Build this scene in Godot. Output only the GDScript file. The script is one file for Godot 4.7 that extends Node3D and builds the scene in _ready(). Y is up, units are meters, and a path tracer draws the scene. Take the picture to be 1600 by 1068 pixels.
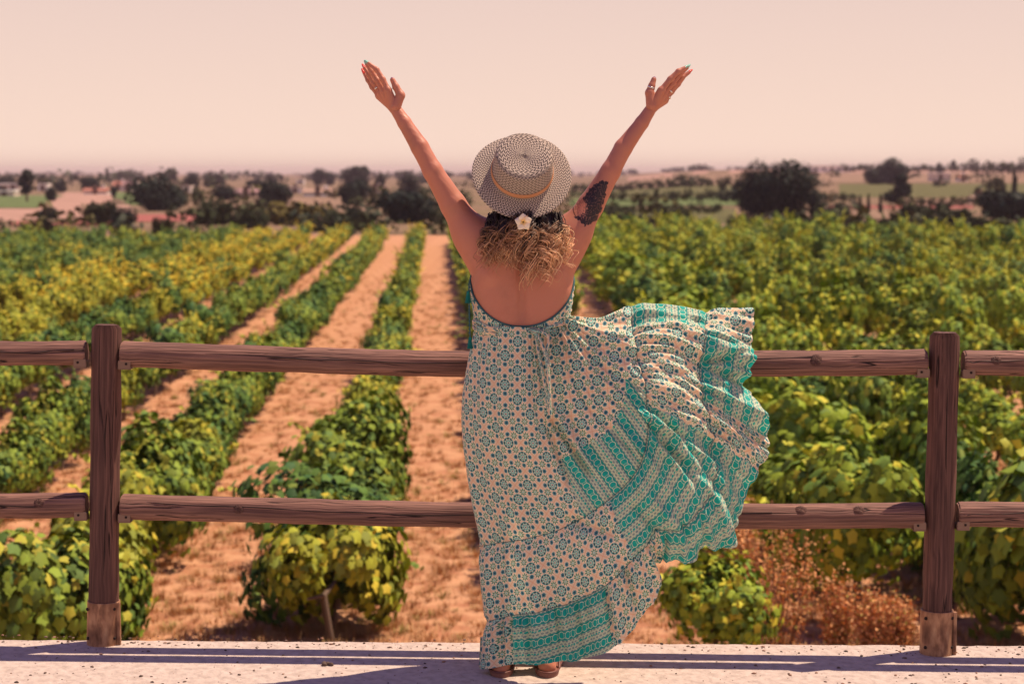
extends Node3D
# A woman in a printed dress raises her arms at a wooden fence above a vineyard.

const EYE := Vector3(0, 1.535, 6.12)
const WOMAN := Vector3(0.035, 0.0, 0.25)

var rng := RandomNumberGenerator.new()
var M := {}
var taken := {}


func _ready() -> void:
	rng.seed = 4711
	# camera
	var cam := Camera3D.new()
	cam.name = "camera"
	var lens := CameraAttributesPhysical.new()
	lens.frustum_focal_length = 67.4
	lens.frustum_focus_distance = 5.84
	lens.frustum_near = 0.1
	lens.frustum_far = 9000.0
	lens.exposure_aperture = 4.6
	cam.attributes = lens
	cam.fov = 20.186
	cam.near = 0.1
	cam.far = 9000.0
	cam.position = EYE
	cam.rotation_degrees = Vector3(-5.03, 0, 0)
	add_child(cam)
	# sky, sun, exposure
	var sky_look := ProceduralSkyMaterial.new()
	sky_look.sky_horizon_color = Color(0.876, 0.770, 0.700)
	sky_look.sky_top_color = Color(0.22, 0.24, 0.55)
	sky_look.sky_curve = 0.33
	sky_look.ground_horizon_color = Color(0.62, 0.45, 0.38)
	sky_look.ground_bottom_color = Color(0.5, 0.36, 0.3)
	sky_look.sun_angle_max = 12.0
	var env := Environment.new()
	env.background_mode = Environment.BG_SKY
	env.sky = Sky.new()
	env.sky.sky_material = sky_look
	env.tonemap_mode = Environment.TONE_MAPPER_LINEAR
	env.tonemap_exposure = 1.34
	env.sdfgi_enabled = true
	env.ssao_enabled = true
	env.ssil_enabled = true
	env.fog_enabled = true
	env.fog_density = 0.00017
	env.fog_light_color = Color(0.89, 0.80, 0.86)
	var around := WorldEnvironment.new()
	around.name = "world"
	around.environment = env
	add_child(around)
	var sun := DirectionalLight3D.new()
	sun.name = "sun"
	sun.light_energy = 1.6
	sun.light_color = Color(1.0, 0.885, 0.775)
	sun.light_angular_distance = 0.5
	sun.shadow_enabled = true
	add_child(sun)
	sun.look_at_from_position(Vector3(0.47, 1.0, -0.21) * 100.0, Vector3.ZERO, Vector3.UP)
	make_materials()
	build_ground()
	build_far_country()
	build_vineyard()
	build_deck()
	build_fence()
	build_woman()


# ---------------------------------------------------------------- mesh helper
class MB:
	var v := PackedVector3Array()
	var n := PackedVector3Array()
	var uv := PackedVector2Array()
	var c := PackedColorArray()
	var idx := PackedInt32Array()
	var col := Color.WHITE

	func vert(p: Vector3, nn: Vector3, t := Vector2.ZERO) -> int:
		v.push_back(p)
		n.push_back(nn)
		uv.push_back(t)
		c.push_back(col)
		return v.size() - 1

	func tri(a: int, b: int, d: int) -> void:
		var g := (v[d] - v[a]).cross(v[b] - v[a])
		if g.dot(n[a] + n[b] + n[d]) < 0.0:
			idx.append_array([a, d, b])
		else:
			idx.append_array([a, b, d])

	func flat_tri(a: Vector3, b: Vector3, d: Vector3, out: Vector3) -> void:
		var nn := (d - a).cross(b - a).normalized()
		if nn.dot(out) < 0.0:
			nn = -nn
		var i := vert(a, nn)
		vert(b, nn)
		vert(d, nn)
		tri(i, i + 1, i + 2)

	func flat_quad(a: Vector3, b: Vector3, d: Vector3, e: Vector3, out: Vector3) -> void:
		var nn := (d - a).cross(b - a).normalized()
		if nn.dot(out) < 0.0:
			nn = -nn
		var i := vert(a, nn, Vector2(0, 0))
		vert(b, nn, Vector2(1, 0))
		vert(d, nn, Vector2(1, 1))
		vert(e, nn, Vector2(0, 1))
		tri(i, i + 1, i + 2)
		tri(i, i + 2, i + 3)

	func box(at: Vector3, size: Vector3, bevel := 0.0, turn := Basis.IDENTITY) -> void:
		var h := size * 0.5
		var b := bevel
		for axis in 3:
			var i := (axis + 1) % 3
			var j := (axis + 2) % 3
			for s: float in [-1.0, 1.0]:
				var nn := Vector3.ZERO
				nn[axis] = s
				var ps := []
				for q in [[-1, -1], [1, -1], [1, 1], [-1, 1]]:
					var p := Vector3.ZERO
					p[axis] = s * h[axis]
					p[i] = q[0] * (h[i] - b)
					p[j] = q[1] * (h[j] - b)
					ps.append(at + turn * p)
				flat_quad(ps[0], ps[1], ps[2], ps[3], turn * nn)
			if b > 0.0:
				for s: float in [-1.0, 1.0]:
					for t: float in [-1.0, 1.0]:
						var ps := []
						for q: float in [-1.0, 1.0]:
							var p := Vector3.ZERO
							p[i] = s * h[i]
							p[j] = t * (h[j] - b)
							p[axis] = q * (h[axis] - b)
							ps.append(at + turn * p)
						for q: float in [1.0, -1.0]:
							var p := Vector3.ZERO
							p[i] = s * (h[i] - b)
							p[j] = t * h[j]
							p[axis] = q * (h[axis] - b)
							ps.append(at + turn * p)
						var nn := Vector3.ZERO
						nn[i] = s
						nn[j] = t
						flat_quad(ps[0], ps[1], ps[2], ps[3], turn * nn)
		if b > 0.0:
			for x: float in [-1.0, 1.0]:
				for y: float in [-1.0, 1.0]:
					for z: float in [-1.0, 1.0]:
						var k := Vector3(x, y, z)
						flat_tri(at + turn * (k * (h - Vector3(0, b, b))), at + turn * (k * (h - Vector3(b, 0, b))), at + turn * (k * (h - Vector3(b, b, 0))), turn * k)

	func tube(pts: Array, rads: Array, sides := 8, caps := true, vscale := 1.0) -> void:
		var side := Vector3.RIGHT
		var rings := []
		var along := 0.0
		for k in pts.size():
			var dir: Vector3 = (pts[mini(k + 1, pts.size() - 1)] - pts[maxi(k - 1, 0)]).normalized()
			if k == 0:
				side = dir.cross(Vector3.UP if absf(dir.y) < 0.9 else Vector3.BACK).normalized()
			else:
				along += pts[k].distance_to(pts[k - 1])
			side = (side - dir * side.dot(dir)).normalized()
			var up := dir.cross(side)
			var ring := []
			for s in sides + 1:
				var a := TAU * s / sides
				var o := side * cos(a) + up * sin(a)
				var r: float = rads[mini(k, rads.size() - 1)]
				ring.append(vert(pts[k] + o * r, o, Vector2(float(s) / sides, along * vscale)))
			rings.append(ring)
		for k in pts.size() - 1:
			for s in sides:
				tri(rings[k][s], rings[k + 1][s], rings[k + 1][s + 1])
				tri(rings[k][s], rings[k + 1][s + 1], rings[k][s + 1])
		if caps:
			for e in [0, pts.size() - 1]:
				var dir: Vector3 = (pts[0] - pts[1]).normalized() if e == 0 else (pts[e] - pts[e - 1]).normalized()
				var m := vert(pts[e], dir, Vector2(0.5, 0.5))
				var ring := []
				for s in sides:
					ring.append(vert(v[rings[e][s]], dir, Vector2(0.5 + 0.4 * cos(TAU * s / sides), 0.5 + 0.4 * sin(TAU * s / sides))))
				for s in sides:
					tri(m, ring[s], ring[(s + 1) % sides])

	func lathe(prof: Array, sides: int, x: Transform3D, around_uv := 1.0, vscale := 1.0) -> void:
		# prof: Vector2(radius, height); normals from the profile
		var rings := []
		var along := 0.0
		for k in prof.size():
			var t: Vector2 = (prof[mini(k + 1, prof.size() - 1)] - prof[maxi(k - 1, 0)]).normalized()
			if k > 0:
				along += (prof[k] - prof[k - 1]).length()
			var ring := []
			for s in sides + 1:
				var a := TAU * s / sides
				var nn := Vector3(t.y * cos(a), -t.x, t.y * sin(a))
				ring.append(vert(x * Vector3(prof[k].x * cos(a), prof[k].y, prof[k].x * sin(a)), x.basis * nn, Vector2(around_uv * s / sides, along * vscale)))
			rings.append(ring)
		for k in prof.size() - 1:
			for s in sides:
				if prof[k].x > 1e-6:
					tri(rings[k][s], rings[k + 1][s], rings[k][s + 1])
				if prof[k + 1].x > 1e-6:
					tri(rings[k][s + 1], rings[k + 1][s], rings[k + 1][s + 1])

	func smooth() -> void:
		var acc := PackedVector3Array()
		acc.resize(v.size())
		for k in range(0, idx.size(), 3):
			var a := idx[k]
			var b := idx[k + 1]
			var d := idx[k + 2]
			var g := (v[d] - v[a]).cross(v[b] - v[a])
			acc[a] += g
			acc[b] += g
			acc[d] += g
		for k in v.size():
			n[k] = acc[k].normalized() if acc[k].length_squared() > 1e-20 else Vector3.UP

	func mesh(m: Material) -> ArrayMesh:
		var a := []
		a.resize(Mesh.ARRAY_MAX)
		a[Mesh.ARRAY_VERTEX] = v
		a[Mesh.ARRAY_NORMAL] = n
		a[Mesh.ARRAY_TEX_UV] = uv
		a[Mesh.ARRAY_COLOR] = c
		a[Mesh.ARRAY_INDEX] = idx
		var out := ArrayMesh.new()
		out.add_surface_from_arrays(Mesh.PRIMITIVE_TRIANGLES, a)
		out.surface_set_material(0, m)
		return out


func numbered(called: String) -> String:
	if not taken.has(called):
		taken[called] = 0
		return called
	taken[called] += 1
	return "%s_%03d" % [called, taken[called]]


func tag(o: Node3D, label: String, category: String, group := "", kind := "") -> Node3D:
	if label:
		o.set_meta("label", label)
	if category:
		o.set_meta("category", category)
	if group:
		o.set_meta("group", group)
	if kind:
		o.set_meta("kind", kind)
	return o


func thing(called: String, label: String, category: String, at := Vector3.ZERO, group := "") -> Node3D:
	var o := Node3D.new()
	o.name = numbered(called)
	o.position = at
	add_child(o)
	tag(o, label, category, group)
	return o


func put(called: String, mb: MB, m: Material, parent: Node3D = null) -> MeshInstance3D:
	return put_mesh(called, mb.mesh(m), parent)


func put_mesh(called: String, mesh: Mesh, parent: Node3D = null) -> MeshInstance3D:
	var o := MeshInstance3D.new()
	o.mesh = mesh
	if parent == null:
		o.name = numbered(called)
		add_child(o)
	else:
		o.name = called
		if parent.has_node(called):
			var k := 1
			while parent.has_node("%s_%03d" % [called, k]):
				k += 1
			o.name = "%s_%03d" % [called, k]
		parent.add_child(o, true)
	return o


func structure(o: Node3D) -> Node3D:
	o.set_meta("kind", "structure")
	return o


# ---------------------------------------------------------------- materials
func lin(r: float, g: float, b: float) -> Color:
	return Color(r, g, b).linear_to_srgb()


func noise(freq: float, s: int, octaves := 4) -> FastNoiseLite:
	var f := FastNoiseLite.new()
	f.noise_type = FastNoiseLite.TYPE_SIMPLEX_SMOOTH
	f.frequency = freq
	f.seed = s
	f.fractal_octaves = octaves
	return f


func ramp(stops: Array) -> Gradient:
	var g := Gradient.new()
	g.offsets = PackedFloat32Array(stops.map(func(s): return s[0]))
	g.colors = PackedColorArray(stops.map(func(s): return s[1]))
	return g


func noise_tex(freq: float, s: int, stops: Array, size := 512) -> NoiseTexture2D:
	var t := NoiseTexture2D.new()
	t.width = size
	t.height = size
	t.seamless = true
	t.noise = noise(freq, s, 5)
	t.color_ramp = ramp(stops)
	t.generate_mipmaps = false
	return t


func mat(color: Color, rough := 0.8, vertex := false) -> StandardMaterial3D:
	var m := StandardMaterial3D.new()
	m.albedo_color = color
	m.roughness = rough
	m.vertex_color_use_as_albedo = vertex
	m.metallic_specular = 0.4
	return m


func ground_mat(freq: float, s: int, stops: Array, metres: float, bump := 0.0) -> StandardMaterial3D:
	var m := mat(Color.WHITE, 0.95)
	m.metallic_specular = 0.2
	m.albedo_texture = noise_tex(freq, s, stops)
	m.uv1_triplanar = true
	m.uv1_world_triplanar = true
	m.uv1_scale = Vector3.ONE / metres
	if bump > 0.0:
		m.heightmap_enabled = true
		m.heightmap_texture = noise_tex(freq * 1.5, s + 1, [[0.0, Color.BLACK], [1.0, Color.WHITE]])
		m.heightmap_scale = bump
	return m


func leaf_mat(tint: Color, through := 0.18) -> StandardMaterial3D:
	var m := mat(tint, 0.6, true)
	m.metallic_specular = 0.2
	m.backlight_enabled = true
	m.backlight = Color(0.75, 0.8, 0.25) * through
	return m


func wood_textures() -> Array:
	var a := Image.create(256, 1024, false, Image.FORMAT_RGB8)
	var h := Image.create(256, 1024, false, Image.FORMAT_RGB8)
	var n1 := noise(0.03, 31, 4)
	var n2 := noise(0.012, 32, 3)
	var n3 := noise(0.02, 33, 2)
	for y in 1024:
		for x in 256:
			# wrap round the log
			var ang := TAU * x / 256.0
			var cx := cos(ang) * 60.0
			var sx := sin(ang) * 60.0
			var w := n3.get_noise_3d(cx * 0.35, sx * 0.35, y * 0.8) * 14.0
			var g := n1.get_noise_3d(cx * 3.0 + w, sx * 3.0 + w, y * 0.22)
			var b := n2.get_noise_3d(cx, sx, y * 0.55)
			var crack := n2.get_noise_3d(cx * 1.6 + w * 0.6 + 300.0, sx * 1.6, y * 0.20)
			var v := 0.5 + 0.42 * g + 0.25 * b
			var ck := smoothstep(0.045, 0.0, absf(crack)) * smoothstep(-0.1, 0.25, b)
			v = clampf(v, 0.0, 1.0)
			var col := Color(0.26, 0.185, 0.175).lerp(Color(0.68, 0.545, 0.475), v)
			col = col.lerp(Color(0.10, 0.065, 0.065), ck * 0.9)
			a.set_pixel(x, y, col)
			var hh := clampf(v * 0.45 + 0.5 - ck * 0.8, 0.0, 1.0)
			h.set_pixel(x, y, Color(hh, hh, hh))
	return [ImageTexture.create_from_image(a), ImageTexture.create_from_image(h)]


func disc(d: float, r: float) -> float:
	return clampf((r - d) * 60.0 + 0.5, 0.0, 1.0)


func print_tile() -> ImageTexture:
	# one repeat of the cloth: round medallions, green stars between them, small blue flowers, an orange lattice
	var w := 320
	var im := Image.create(w, w, false, Image.FORMAT_RGB8)
	var ground_c := Color(0.93, 0.87, 0.76)
	var cream := Color(0.98, 0.93, 0.83)
	var dark := Color(0.13, 0.37, 0.40)
	var blue := Color(0.26, 0.58, 0.62)
	var navy := Color(0.15, 0.27, 0.40)
	var green := Color(0.36, 0.64, 0.52)
	var pale := Color(0.58, 0.86, 0.82)
	var orange := Color(0.92, 0.73, 0.56)
	var flowers := []
	var stars := []
	for i in range(-1, 3):
		for j in range(-1, 3):
			stars.append(Vector2(i * 0.5 + 0.25, j * 0.5 + 0.25))
			var o := Vector2(i * 0.5, j * 0.5)
			if (i + j) % 2 == 0:
				for q: Vector2 in [Vector2(0.285, 0), Vector2(-0.285, 0), Vector2(0, 0.30), Vector2(0, -0.30)]:
					flowers.append(o + q)
	for y in w:
		for x in w:
			var p := Vector2(x + 0.5, y + 0.5) / w
			var c := ground_c
			var l1 := absf(fposmod(p.x + p.y, 1.0) - 0.5)
			var l2 := absf(fposmod(p.x - p.y, 1.0) - 0.5)
			c = c.lerp(orange, 0.7 * maxf(disc(l1, 0.020), disc(l2, 0.020)))
			for q: Vector2 in stars:
				var d: Vector2 = p - q
				var r := d.length()
				if r < 0.17:
					var a := d.angle()
					c = c.lerp(cream, disc(r, 0.150 + 0.012 * cos(8.0 * a)))
					c = c.lerp(green, disc(r, 0.108 + 0.036 * cos(8.0 * a)))
					c = c.lerp(cream, disc(r, 0.056))
					c = c.lerp(pale, disc(r, 0.036))
			for q: Vector2 in flowers:
				var d: Vector2 = p - q
				var r := d.length()
				if r < 0.12:
					c = c.lerp(cream, disc(r, 0.099))
					c = c.lerp(blue, disc(r, 0.077 + 0.013 * cos(8.0 * d.angle())))
					c = c.lerp(navy, disc(r, 0.030))
			for q: Vector2 in [Vector2(0, 0), Vector2(1, 0), Vector2(0, 1), Vector2(1, 1), Vector2(0.5, 0.5)]:
				var d: Vector2 = p - q
				var r := d.length()
				if r < 0.23:
					var a := d.angle()
					c = c.lerp(cream, disc(r, 0.216))
					c = c.lerp(pale, disc(r, 0.196))
					# eight dark wedges between pale petals
					var wedge := fposmod(a + PI / 8.0, PI / 4.0) / (PI / 4.0) - 0.5
					var spread := 0.30 * smoothstep(0.03, 0.19, r)
					c = c.lerp(dark, disc(absf(wedge) * r * 0.785, spread * r) * disc(r, 0.188) * disc(0.055, r))
					c = c.lerp(cream, disc(absf(r - 0.118), 0.012) * 0.8)
					c = c.lerp(cream, disc(r, 0.046))
					c = c.lerp(navy, disc(r, 0.024))
			im.set_pixel(x, y, c)
	return ImageTexture.create_from_image(im)


func border_tile() -> ImageTexture:
	# bands of teal ovals and beige bands sprinkled with small flowers
	var w := 320
	var im := Image.create(w, w, false, Image.FORMAT_RGB8)
	var beige := Color(0.77, 0.86, 0.75)
	var teal := Color(0.05, 0.70, 0.66)
	var deep := Color(0.10, 0.63, 0.61)
	var navy := Color(0.26, 0.42, 0.52)
	var cream := Color(0.88, 0.92, 0.80)
	for y in w:
		for x in w:
			var p := Vector2(x + 0.5, y + 0.5) / w
			var c := beige
			var g := Vector2(fposmod(p.x * 8.0 + (0.5 if int(p.y * 8.0) % 2 == 0 else 0.0), 1.0) - 0.5, fposmod(p.y * 8.0, 1.0) - 0.5)
			var fl := g.length() - 0.06 * cos(5.0 * g.angle())
			c = c.lerp(navy, clampf((0.36 - fl) * 8.0, 0.0, 1.0) * 0.8)
			c = c.lerp(cream, clampf((0.14 - fl) * 8.0, 0.0, 1.0))
			var band := absf(p.y - 0.30)
			c = c.lerp(deep, clampf((0.235 - band) * 50.0, 0.0, 1.0))
			for k in 6:
				for q in [[0.20, 0.0, 0.080, 0.150, 0.30], [0.20, 0.10, 0.036, 0.11, 0.30], [0.20, 0.0, 0.045, 0.05, 0.78], [0.20, 0.10, 0.034, 0.034, 0.78]]:
					var d: Vector2 = (p - Vector2(k * q[0] + q[1], q[4])) / Vector2(q[2], q[3])
					var e := d.length()
					c = c.lerp(cream, clampf((1.20 - e) * 14.0, 0.0, 1.0))
					c = c.lerp(teal, clampf((1.0 - e) * 14.0, 0.0, 1.0))
			im.set_pixel(x, y, c)
	return ImageTexture.create_from_image(im)


func straw_tiles() -> Array:
	# two plaited rows slanting opposite ways, dark and pale straws
	var a := Image.create(64, 64, false, Image.FORMAT_RGB8)
	var h := Image.create(64, 64, false, Image.FORMAT_RGB8)
	for y in 64:
		for x in 64:
			var v := fposmod(y / 32.0, 1.0)
			var up := y < 32
			var s := fposmod(x / 32.0 + (v if up else -v) * 0.75 + (0.0 if up else 0.4), 1.0)
			var edge := smoothstep(0.0, 0.18, v) * smoothstep(1.0, 0.82, v)
			var dark := smoothstep(0.0, 0.08, s) * smoothstep(0.46, 0.38, s) * edge
			var c := Color(0.79, 0.73, 0.67).lerp(Color(0.13, 0.095, 0.115), dark)
			a.set_pixel(x, y, c)
			var hh := 0.25 + 0.75 * edge * (0.6 + 0.4 * absf(sin(s * TAU)))
			h.set_pixel(x, y, Color(hh, hh, hh))
	return [ImageTexture.create_from_image(a), ImageTexture.create_from_image(h)]


func tattoo_texture() -> ImageTexture:
	var w := 192
	var im := Image.create(w, w, false, Image.FORMAT_RGB8)
	var n1 := noise(0.05, 71, 3)
	var n2 := noise(0.11, 72, 2)
	var base := Color(0.80, 0.80, 0.80)
	var poly := PackedVector2Array()
	for q: Vector2 in [Vector2(938, 281.7), Vector2(952.5, 280.5), Vector2(948.5, 303), Vector2(942, 325), Vector2(934, 346), Vector2(912.5, 355.5), Vector2(906, 347), Vector2(893, 340), Vector2(908, 336), Vector2(917, 320), Vector2(909, 311), Vector2(923, 293)]:
		poly.push_back(Vector2((q.x - 890.0) / 70.0, (q.y - 280.0) / 90.0) * 0.94 + Vector2(0.02, 0.02))
	for y in w:
		for x in w:
			var p := Vector2(x + 0.5, y + 0.5) / w
			var q := p + Vector2(n1.get_noise_2d(x, y), n1.get_noise_2d(x + 500, y)) * 0.03
			q += Vector2(sin(y * 0.45), cos(x * 0.45)) * 0.008
			var c := base
			var blob := (p - Vector2(0.25, 0.50)) / Vector2(0.13, 0.14)
			var pale := clampf(1.25 - blob.length() + n2.get_noise_2d(x, y), 0.0, 1.0)
			if Geometry2D.is_point_in_polygon(q, poly):
				var l := smoothstep(0.12, 0.0, absf(n2.get_noise_2d(x * 0.45, y * 0.45))) * 0.34
				c = base.lerp(Color(0.16, 0.23, 0.36), clampf(0.98 - 1.9 * l + 0.25 * minf(n1.get_noise_2d(x * 2.0, y * 2.0), 0.0), 0.0, 1.0))
			c = c.lerp(Color(1.0, 1.0, 1.0), pale)
			if absf(blob.length() - 1.35) < 0.09 and p.y > 0.45 and p.x < 0.3:
				c = c.lerp(Color(0.3, 0.25, 0.3), 0.7)
			if x < 3 or y < 3 or x > w - 4 or y > w - 4:
				c = base
			im.set_pixel(x, y, c)
	return ImageTexture.create_from_image(im)


func make_materials() -> void:
	M.soil = ground_mat(0.012, 11, [[0.0, lin(0.35, 0.155, 0.085)], [0.38, lin(0.41, 0.205, 0.112)], [0.56, lin(0.48, 0.272, 0.152)], [1.0, lin(0.55, 0.31, 0.18)]], 2.7, 1.6)
	M.soil.detail_enabled = true
	M.soil.detail_blend_mode = BaseMaterial3D.BLEND_MODE_MUL
	M.far_ground = ground_mat(0.006, 12, [[0.0, lin(0.08, 0.075, 0.035)], [0.45, lin(0.17, 0.115, 0.075)], [0.6, lin(0.24, 0.16, 0.11)], [1.0, lin(0.12, 0.11, 0.045)]], 60.0)
	M.concrete = ground_mat(0.02, 13, [[0.0, lin(0.36, 0.30, 0.26)], [0.4, lin(0.45, 0.385, 0.34)], [0.6, lin(0.49, 0.42, 0.37)], [1.0, lin(0.55, 0.48, 0.43)]], 0.5, 0.35)
	M.wall = ground_mat(0.02, 14, [[0.0, lin(0.35, 0.3, 0.26)], [1.0, lin(0.5, 0.45, 0.4)]], 0.8, 0.4)
	M.pink_field = ground_mat(0.01, 15, [[0.0, lin(0.30, 0.185, 0.145)], [1.0, lin(0.42, 0.27, 0.215)]], 40.0)
	M.red_field = ground_mat(0.01, 16, [[0.0, lin(0.26, 0.085, 0.075)], [1.0, lin(0.34, 0.13, 0.11)]], 30.0)
	M.green_field = ground_mat(0.02, 17, [[0.0, lin(0.08, 0.13, 0.05)], [1.0, lin(0.14, 0.18, 0.065)]], 20.0)
	M.tan_field = ground_mat(0.02, 18, [[0.0, lin(0.18, 0.125, 0.085)], [1.0, lin(0.30, 0.20, 0.14)]], 40.0)
	M.olive_field = ground_mat(0.02, 19, [[0.0, lin(0.07, 0.08, 0.03)], [1.0, lin(0.15, 0.14, 0.06)]], 30.0)
	var w := wood_textures()
	M.wood = mat(Color(1.0, 0.95, 0.94), 0.75)
	M.wood.albedo_texture = w[0]
	M.wood.heightmap_enabled = true
	M.wood.heightmap_texture = w[1]
	M.wood.heightmap_scale = 0.8
	M.post_wood = M.wood.duplicate()
	M.post_wood.albedo_color = Color(0.78, 0.71, 0.71)
	M.cut_wood = mat(Color(0.62, 0.5, 0.44), 0.85)
	M.rust = mat(Color.WHITE, 0.55)
	M.rust.metallic = 0.35
	M.rust.albedo_texture = noise_tex(0.02, 21, [[0.0, Color(0.36, 0.25, 0.2)], [0.45, Color(0.58, 0.43, 0.33)], [0.6, Color(0.68, 0.52, 0.40)], [1.0, Color(0.80, 0.66, 0.52)]])
	M.rust.uv1_triplanar = true
	M.rust.uv1_scale = Vector3(3.0, 1.2, 3.0)
	M.bracket = mat(Color(0.50, 0.41, 0.36), 0.5)
	M.bracket.metallic = 0.5
	M.bolt = mat(Color(0.2, 0.16, 0.15), 0.5)
	M.bolt.metallic = 0.6
	M.leaf = [leaf_mat(Color(1, 1, 1)), leaf_mat(lin(0.80, 0.95, 0.95)), leaf_mat(lin(1.35, 1.05, 0.8).clamp()), leaf_mat(lin(0.95, 0.9, 0.85))]
	M.leaf[2].albedo_color = Color(1.0, 1.0, 1.0)
	M.yellow_leaf = leaf_mat(Color(1, 1, 1), 0.6)
	M.tree_leaf = leaf_mat(Color(1, 1, 1), 0.15)
	M.bark = mat(lin(0.13, 0.09, 0.065), 0.9)
	M.dry = mat(Color(1, 1, 1), 0.9, true)
	M.dry.backlight_enabled = true
	M.dry.backlight = Color(0.5, 0.35, 0.2)
	M.pebble = mat(lin(0.11, 0.075, 0.06), 0.9, true)


func make_person_materials() -> void:
	M.skin = mat(lin(0.817, 0.328, 0.213), 0.46, true)
	M.skin.albedo_texture = tattoo_texture()
	M.skin.texture_repeat = false
	M.skin.subsurf_scatter_enabled = true
	M.skin.subsurf_scatter_strength = 0.1
	M.skin.metallic_specular = 0.4
	var tile := print_tile()
	M.cloth = mat(Color(0.98, 0.95, 0.93), 0.8)
	M.cloth.albedo_texture = tile
	M.cloth.backlight_enabled = true
	M.cloth.backlight = Color(0.6, 0.6, 0.6)
	M.cloth.rim_enabled = true
	M.cloth.rim = 0.25
	M.border = M.cloth.duplicate()
	M.border.albedo_texture = border_tile()
	M.cord = mat(Color(0.22, 0.38, 0.40), 0.8)
	M.teal_thread = mat(Color(0.02, 0.45, 0.42), 0.7)
	var straw := straw_tiles()
	M.straw = mat(Color.WHITE, 0.75)
	M.straw.albedo_texture = straw[0]
	M.straw.heightmap_enabled = true
	M.straw.heightmap_texture = straw[1]
	M.straw.heightmap_scale = 0.25
	M.hat_band = mat(Color(0.78, 0.56, 0.40), 0.6)
	M.hair = mat(Color.WHITE, 0.4, true)
	M.hair.metallic_specular = 0.5
	M.petal = mat(Color(0.95, 0.90, 0.80), 0.6, true)
	M.petal.backlight_enabled = true
	M.petal.backlight = Color(0.4, 0.4, 0.35)
	M.leather = mat(Color(0.42, 0.27, 0.25), 0.5)
	M.sole = mat(Color(0.50, 0.34, 0.30), 0.7)
	M.silver = mat(Color(0.85, 0.83, 0.8), 0.25)
	M.silver.metallic = 1.0
	M.teal_nail = mat(Color(0.55, 0.78, 0.72), 0.2)
	M.coral_nail = mat(Color(0.90, 0.36, 0.33), 0.2)
	M.plum_nail = mat(Color(0.5, 0.3, 0.45), 0.2)



# ---------------------------------------------------------------- ground and far country
func height_at(x: float, z: float) -> float:
	var d := 6.12 - z
	return -2.5 + 5.2 * smoothstep(0.03, 0.11, x / maxf(d, 1.0)) * smoothstep(180.0, 900.0, d) + 1.5 * smoothstep(500.0, 2500.0, d)


func spaced(lo: float, hi: float, step: float, growth: float) -> PackedFloat32Array:
	var out := PackedFloat32Array([lo])
	var at := lo
	while at < hi:
		at = minf(at + step, hi)
		step *= growth
		out.push_back(at)
	return out


func build_ground() -> void:
	var zs := PackedFloat32Array([14.0, -0.3])
	var down := spaced(6.0, 3400.0, 4.0, 1.06)
	for d in down:
		zs.push_back(-d)
	var right := spaced(0.0, 1600.0, 3.0, 1.07)
	var xs := PackedFloat32Array()
	for k in range(right.size() - 1, 0, -1):
		xs.push_back(-right[k])
	xs.append_array(right)
	var edge := 0
	while zs[edge] > -118.0:
		edge += 1
	# the vineyard's orange soil, then the plain beyond it: one sheet in two materials
	for half in 2:
		var mb := MB.new()
		var rows := range(0, edge + 1) if half == 0 else range(edge, zs.size())
		for r in rows:
			for x in xs:
				mb.vert(Vector3(x, height_at(x, zs[r]), zs[r]), Vector3.UP)
		var w := xs.size()
		for r in rows.size() - 1:
			for k in w - 1:
				var a: int = r * w + k
				mb.tri(a, a + 1, a + w + 1)
				mb.tri(a, a + w + 1, a + w)
		mb.smooth()
		structure(put("vineyard_ground" if half == 0 else "plain", mb, M.soil if half == 0 else M.far_ground))


func patch(called: String, m: Material, d0: float, d1: float, l0: float, r0: float, l1: float, r1: float, lift := 0.05) -> void:
	# a field that follows the terrain; l and r are its sides at the near and the far end, as slopes from the eye line
	var mb := MB.new()
	for i in 17:
		var t := i / 16.0
		var d := lerpf(d0, d1, t)
		for k in 13:
			var x := lerpf(lerpf(l0, l1, t), lerpf(r0, r1, t), k / 12.0) * d
			mb.vert(Vector3(x, height_at(x, 6.12 - d) + lift, 6.12 - d), Vector3.UP)
	for i in 16:
		for k in 12:
			var a := i * 13 + k
			mb.tri(a, a + 1, a + 14)
			mb.tri(a, a + 14, a + 13)
	mb.smooth()
	structure(put(called, mb, m))


func tuft(mb: MB, at: Vector3, n: Vector3, size: float, r: RandomNumberGenerator) -> void:
	var x := n.cross(Vector3(r.randf_range(-1, 1), r.randf_range(-1, 1), r.randf_range(-1, 1))).normalized()
	var y := n.cross(x)
	var a := mb.vert(at - x * size * 0.5, n)
	var b := mb.vert(at + y * size * 0.32 + n * size * 0.1, n)
	var c := mb.vert(at + x * size * 0.5, n)
	var d := mb.vert(at - y * size * 0.32 - n * size * 0.1, n)
	mb.tri(a, b, c)
	mb.tri(a, c, d)


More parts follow.
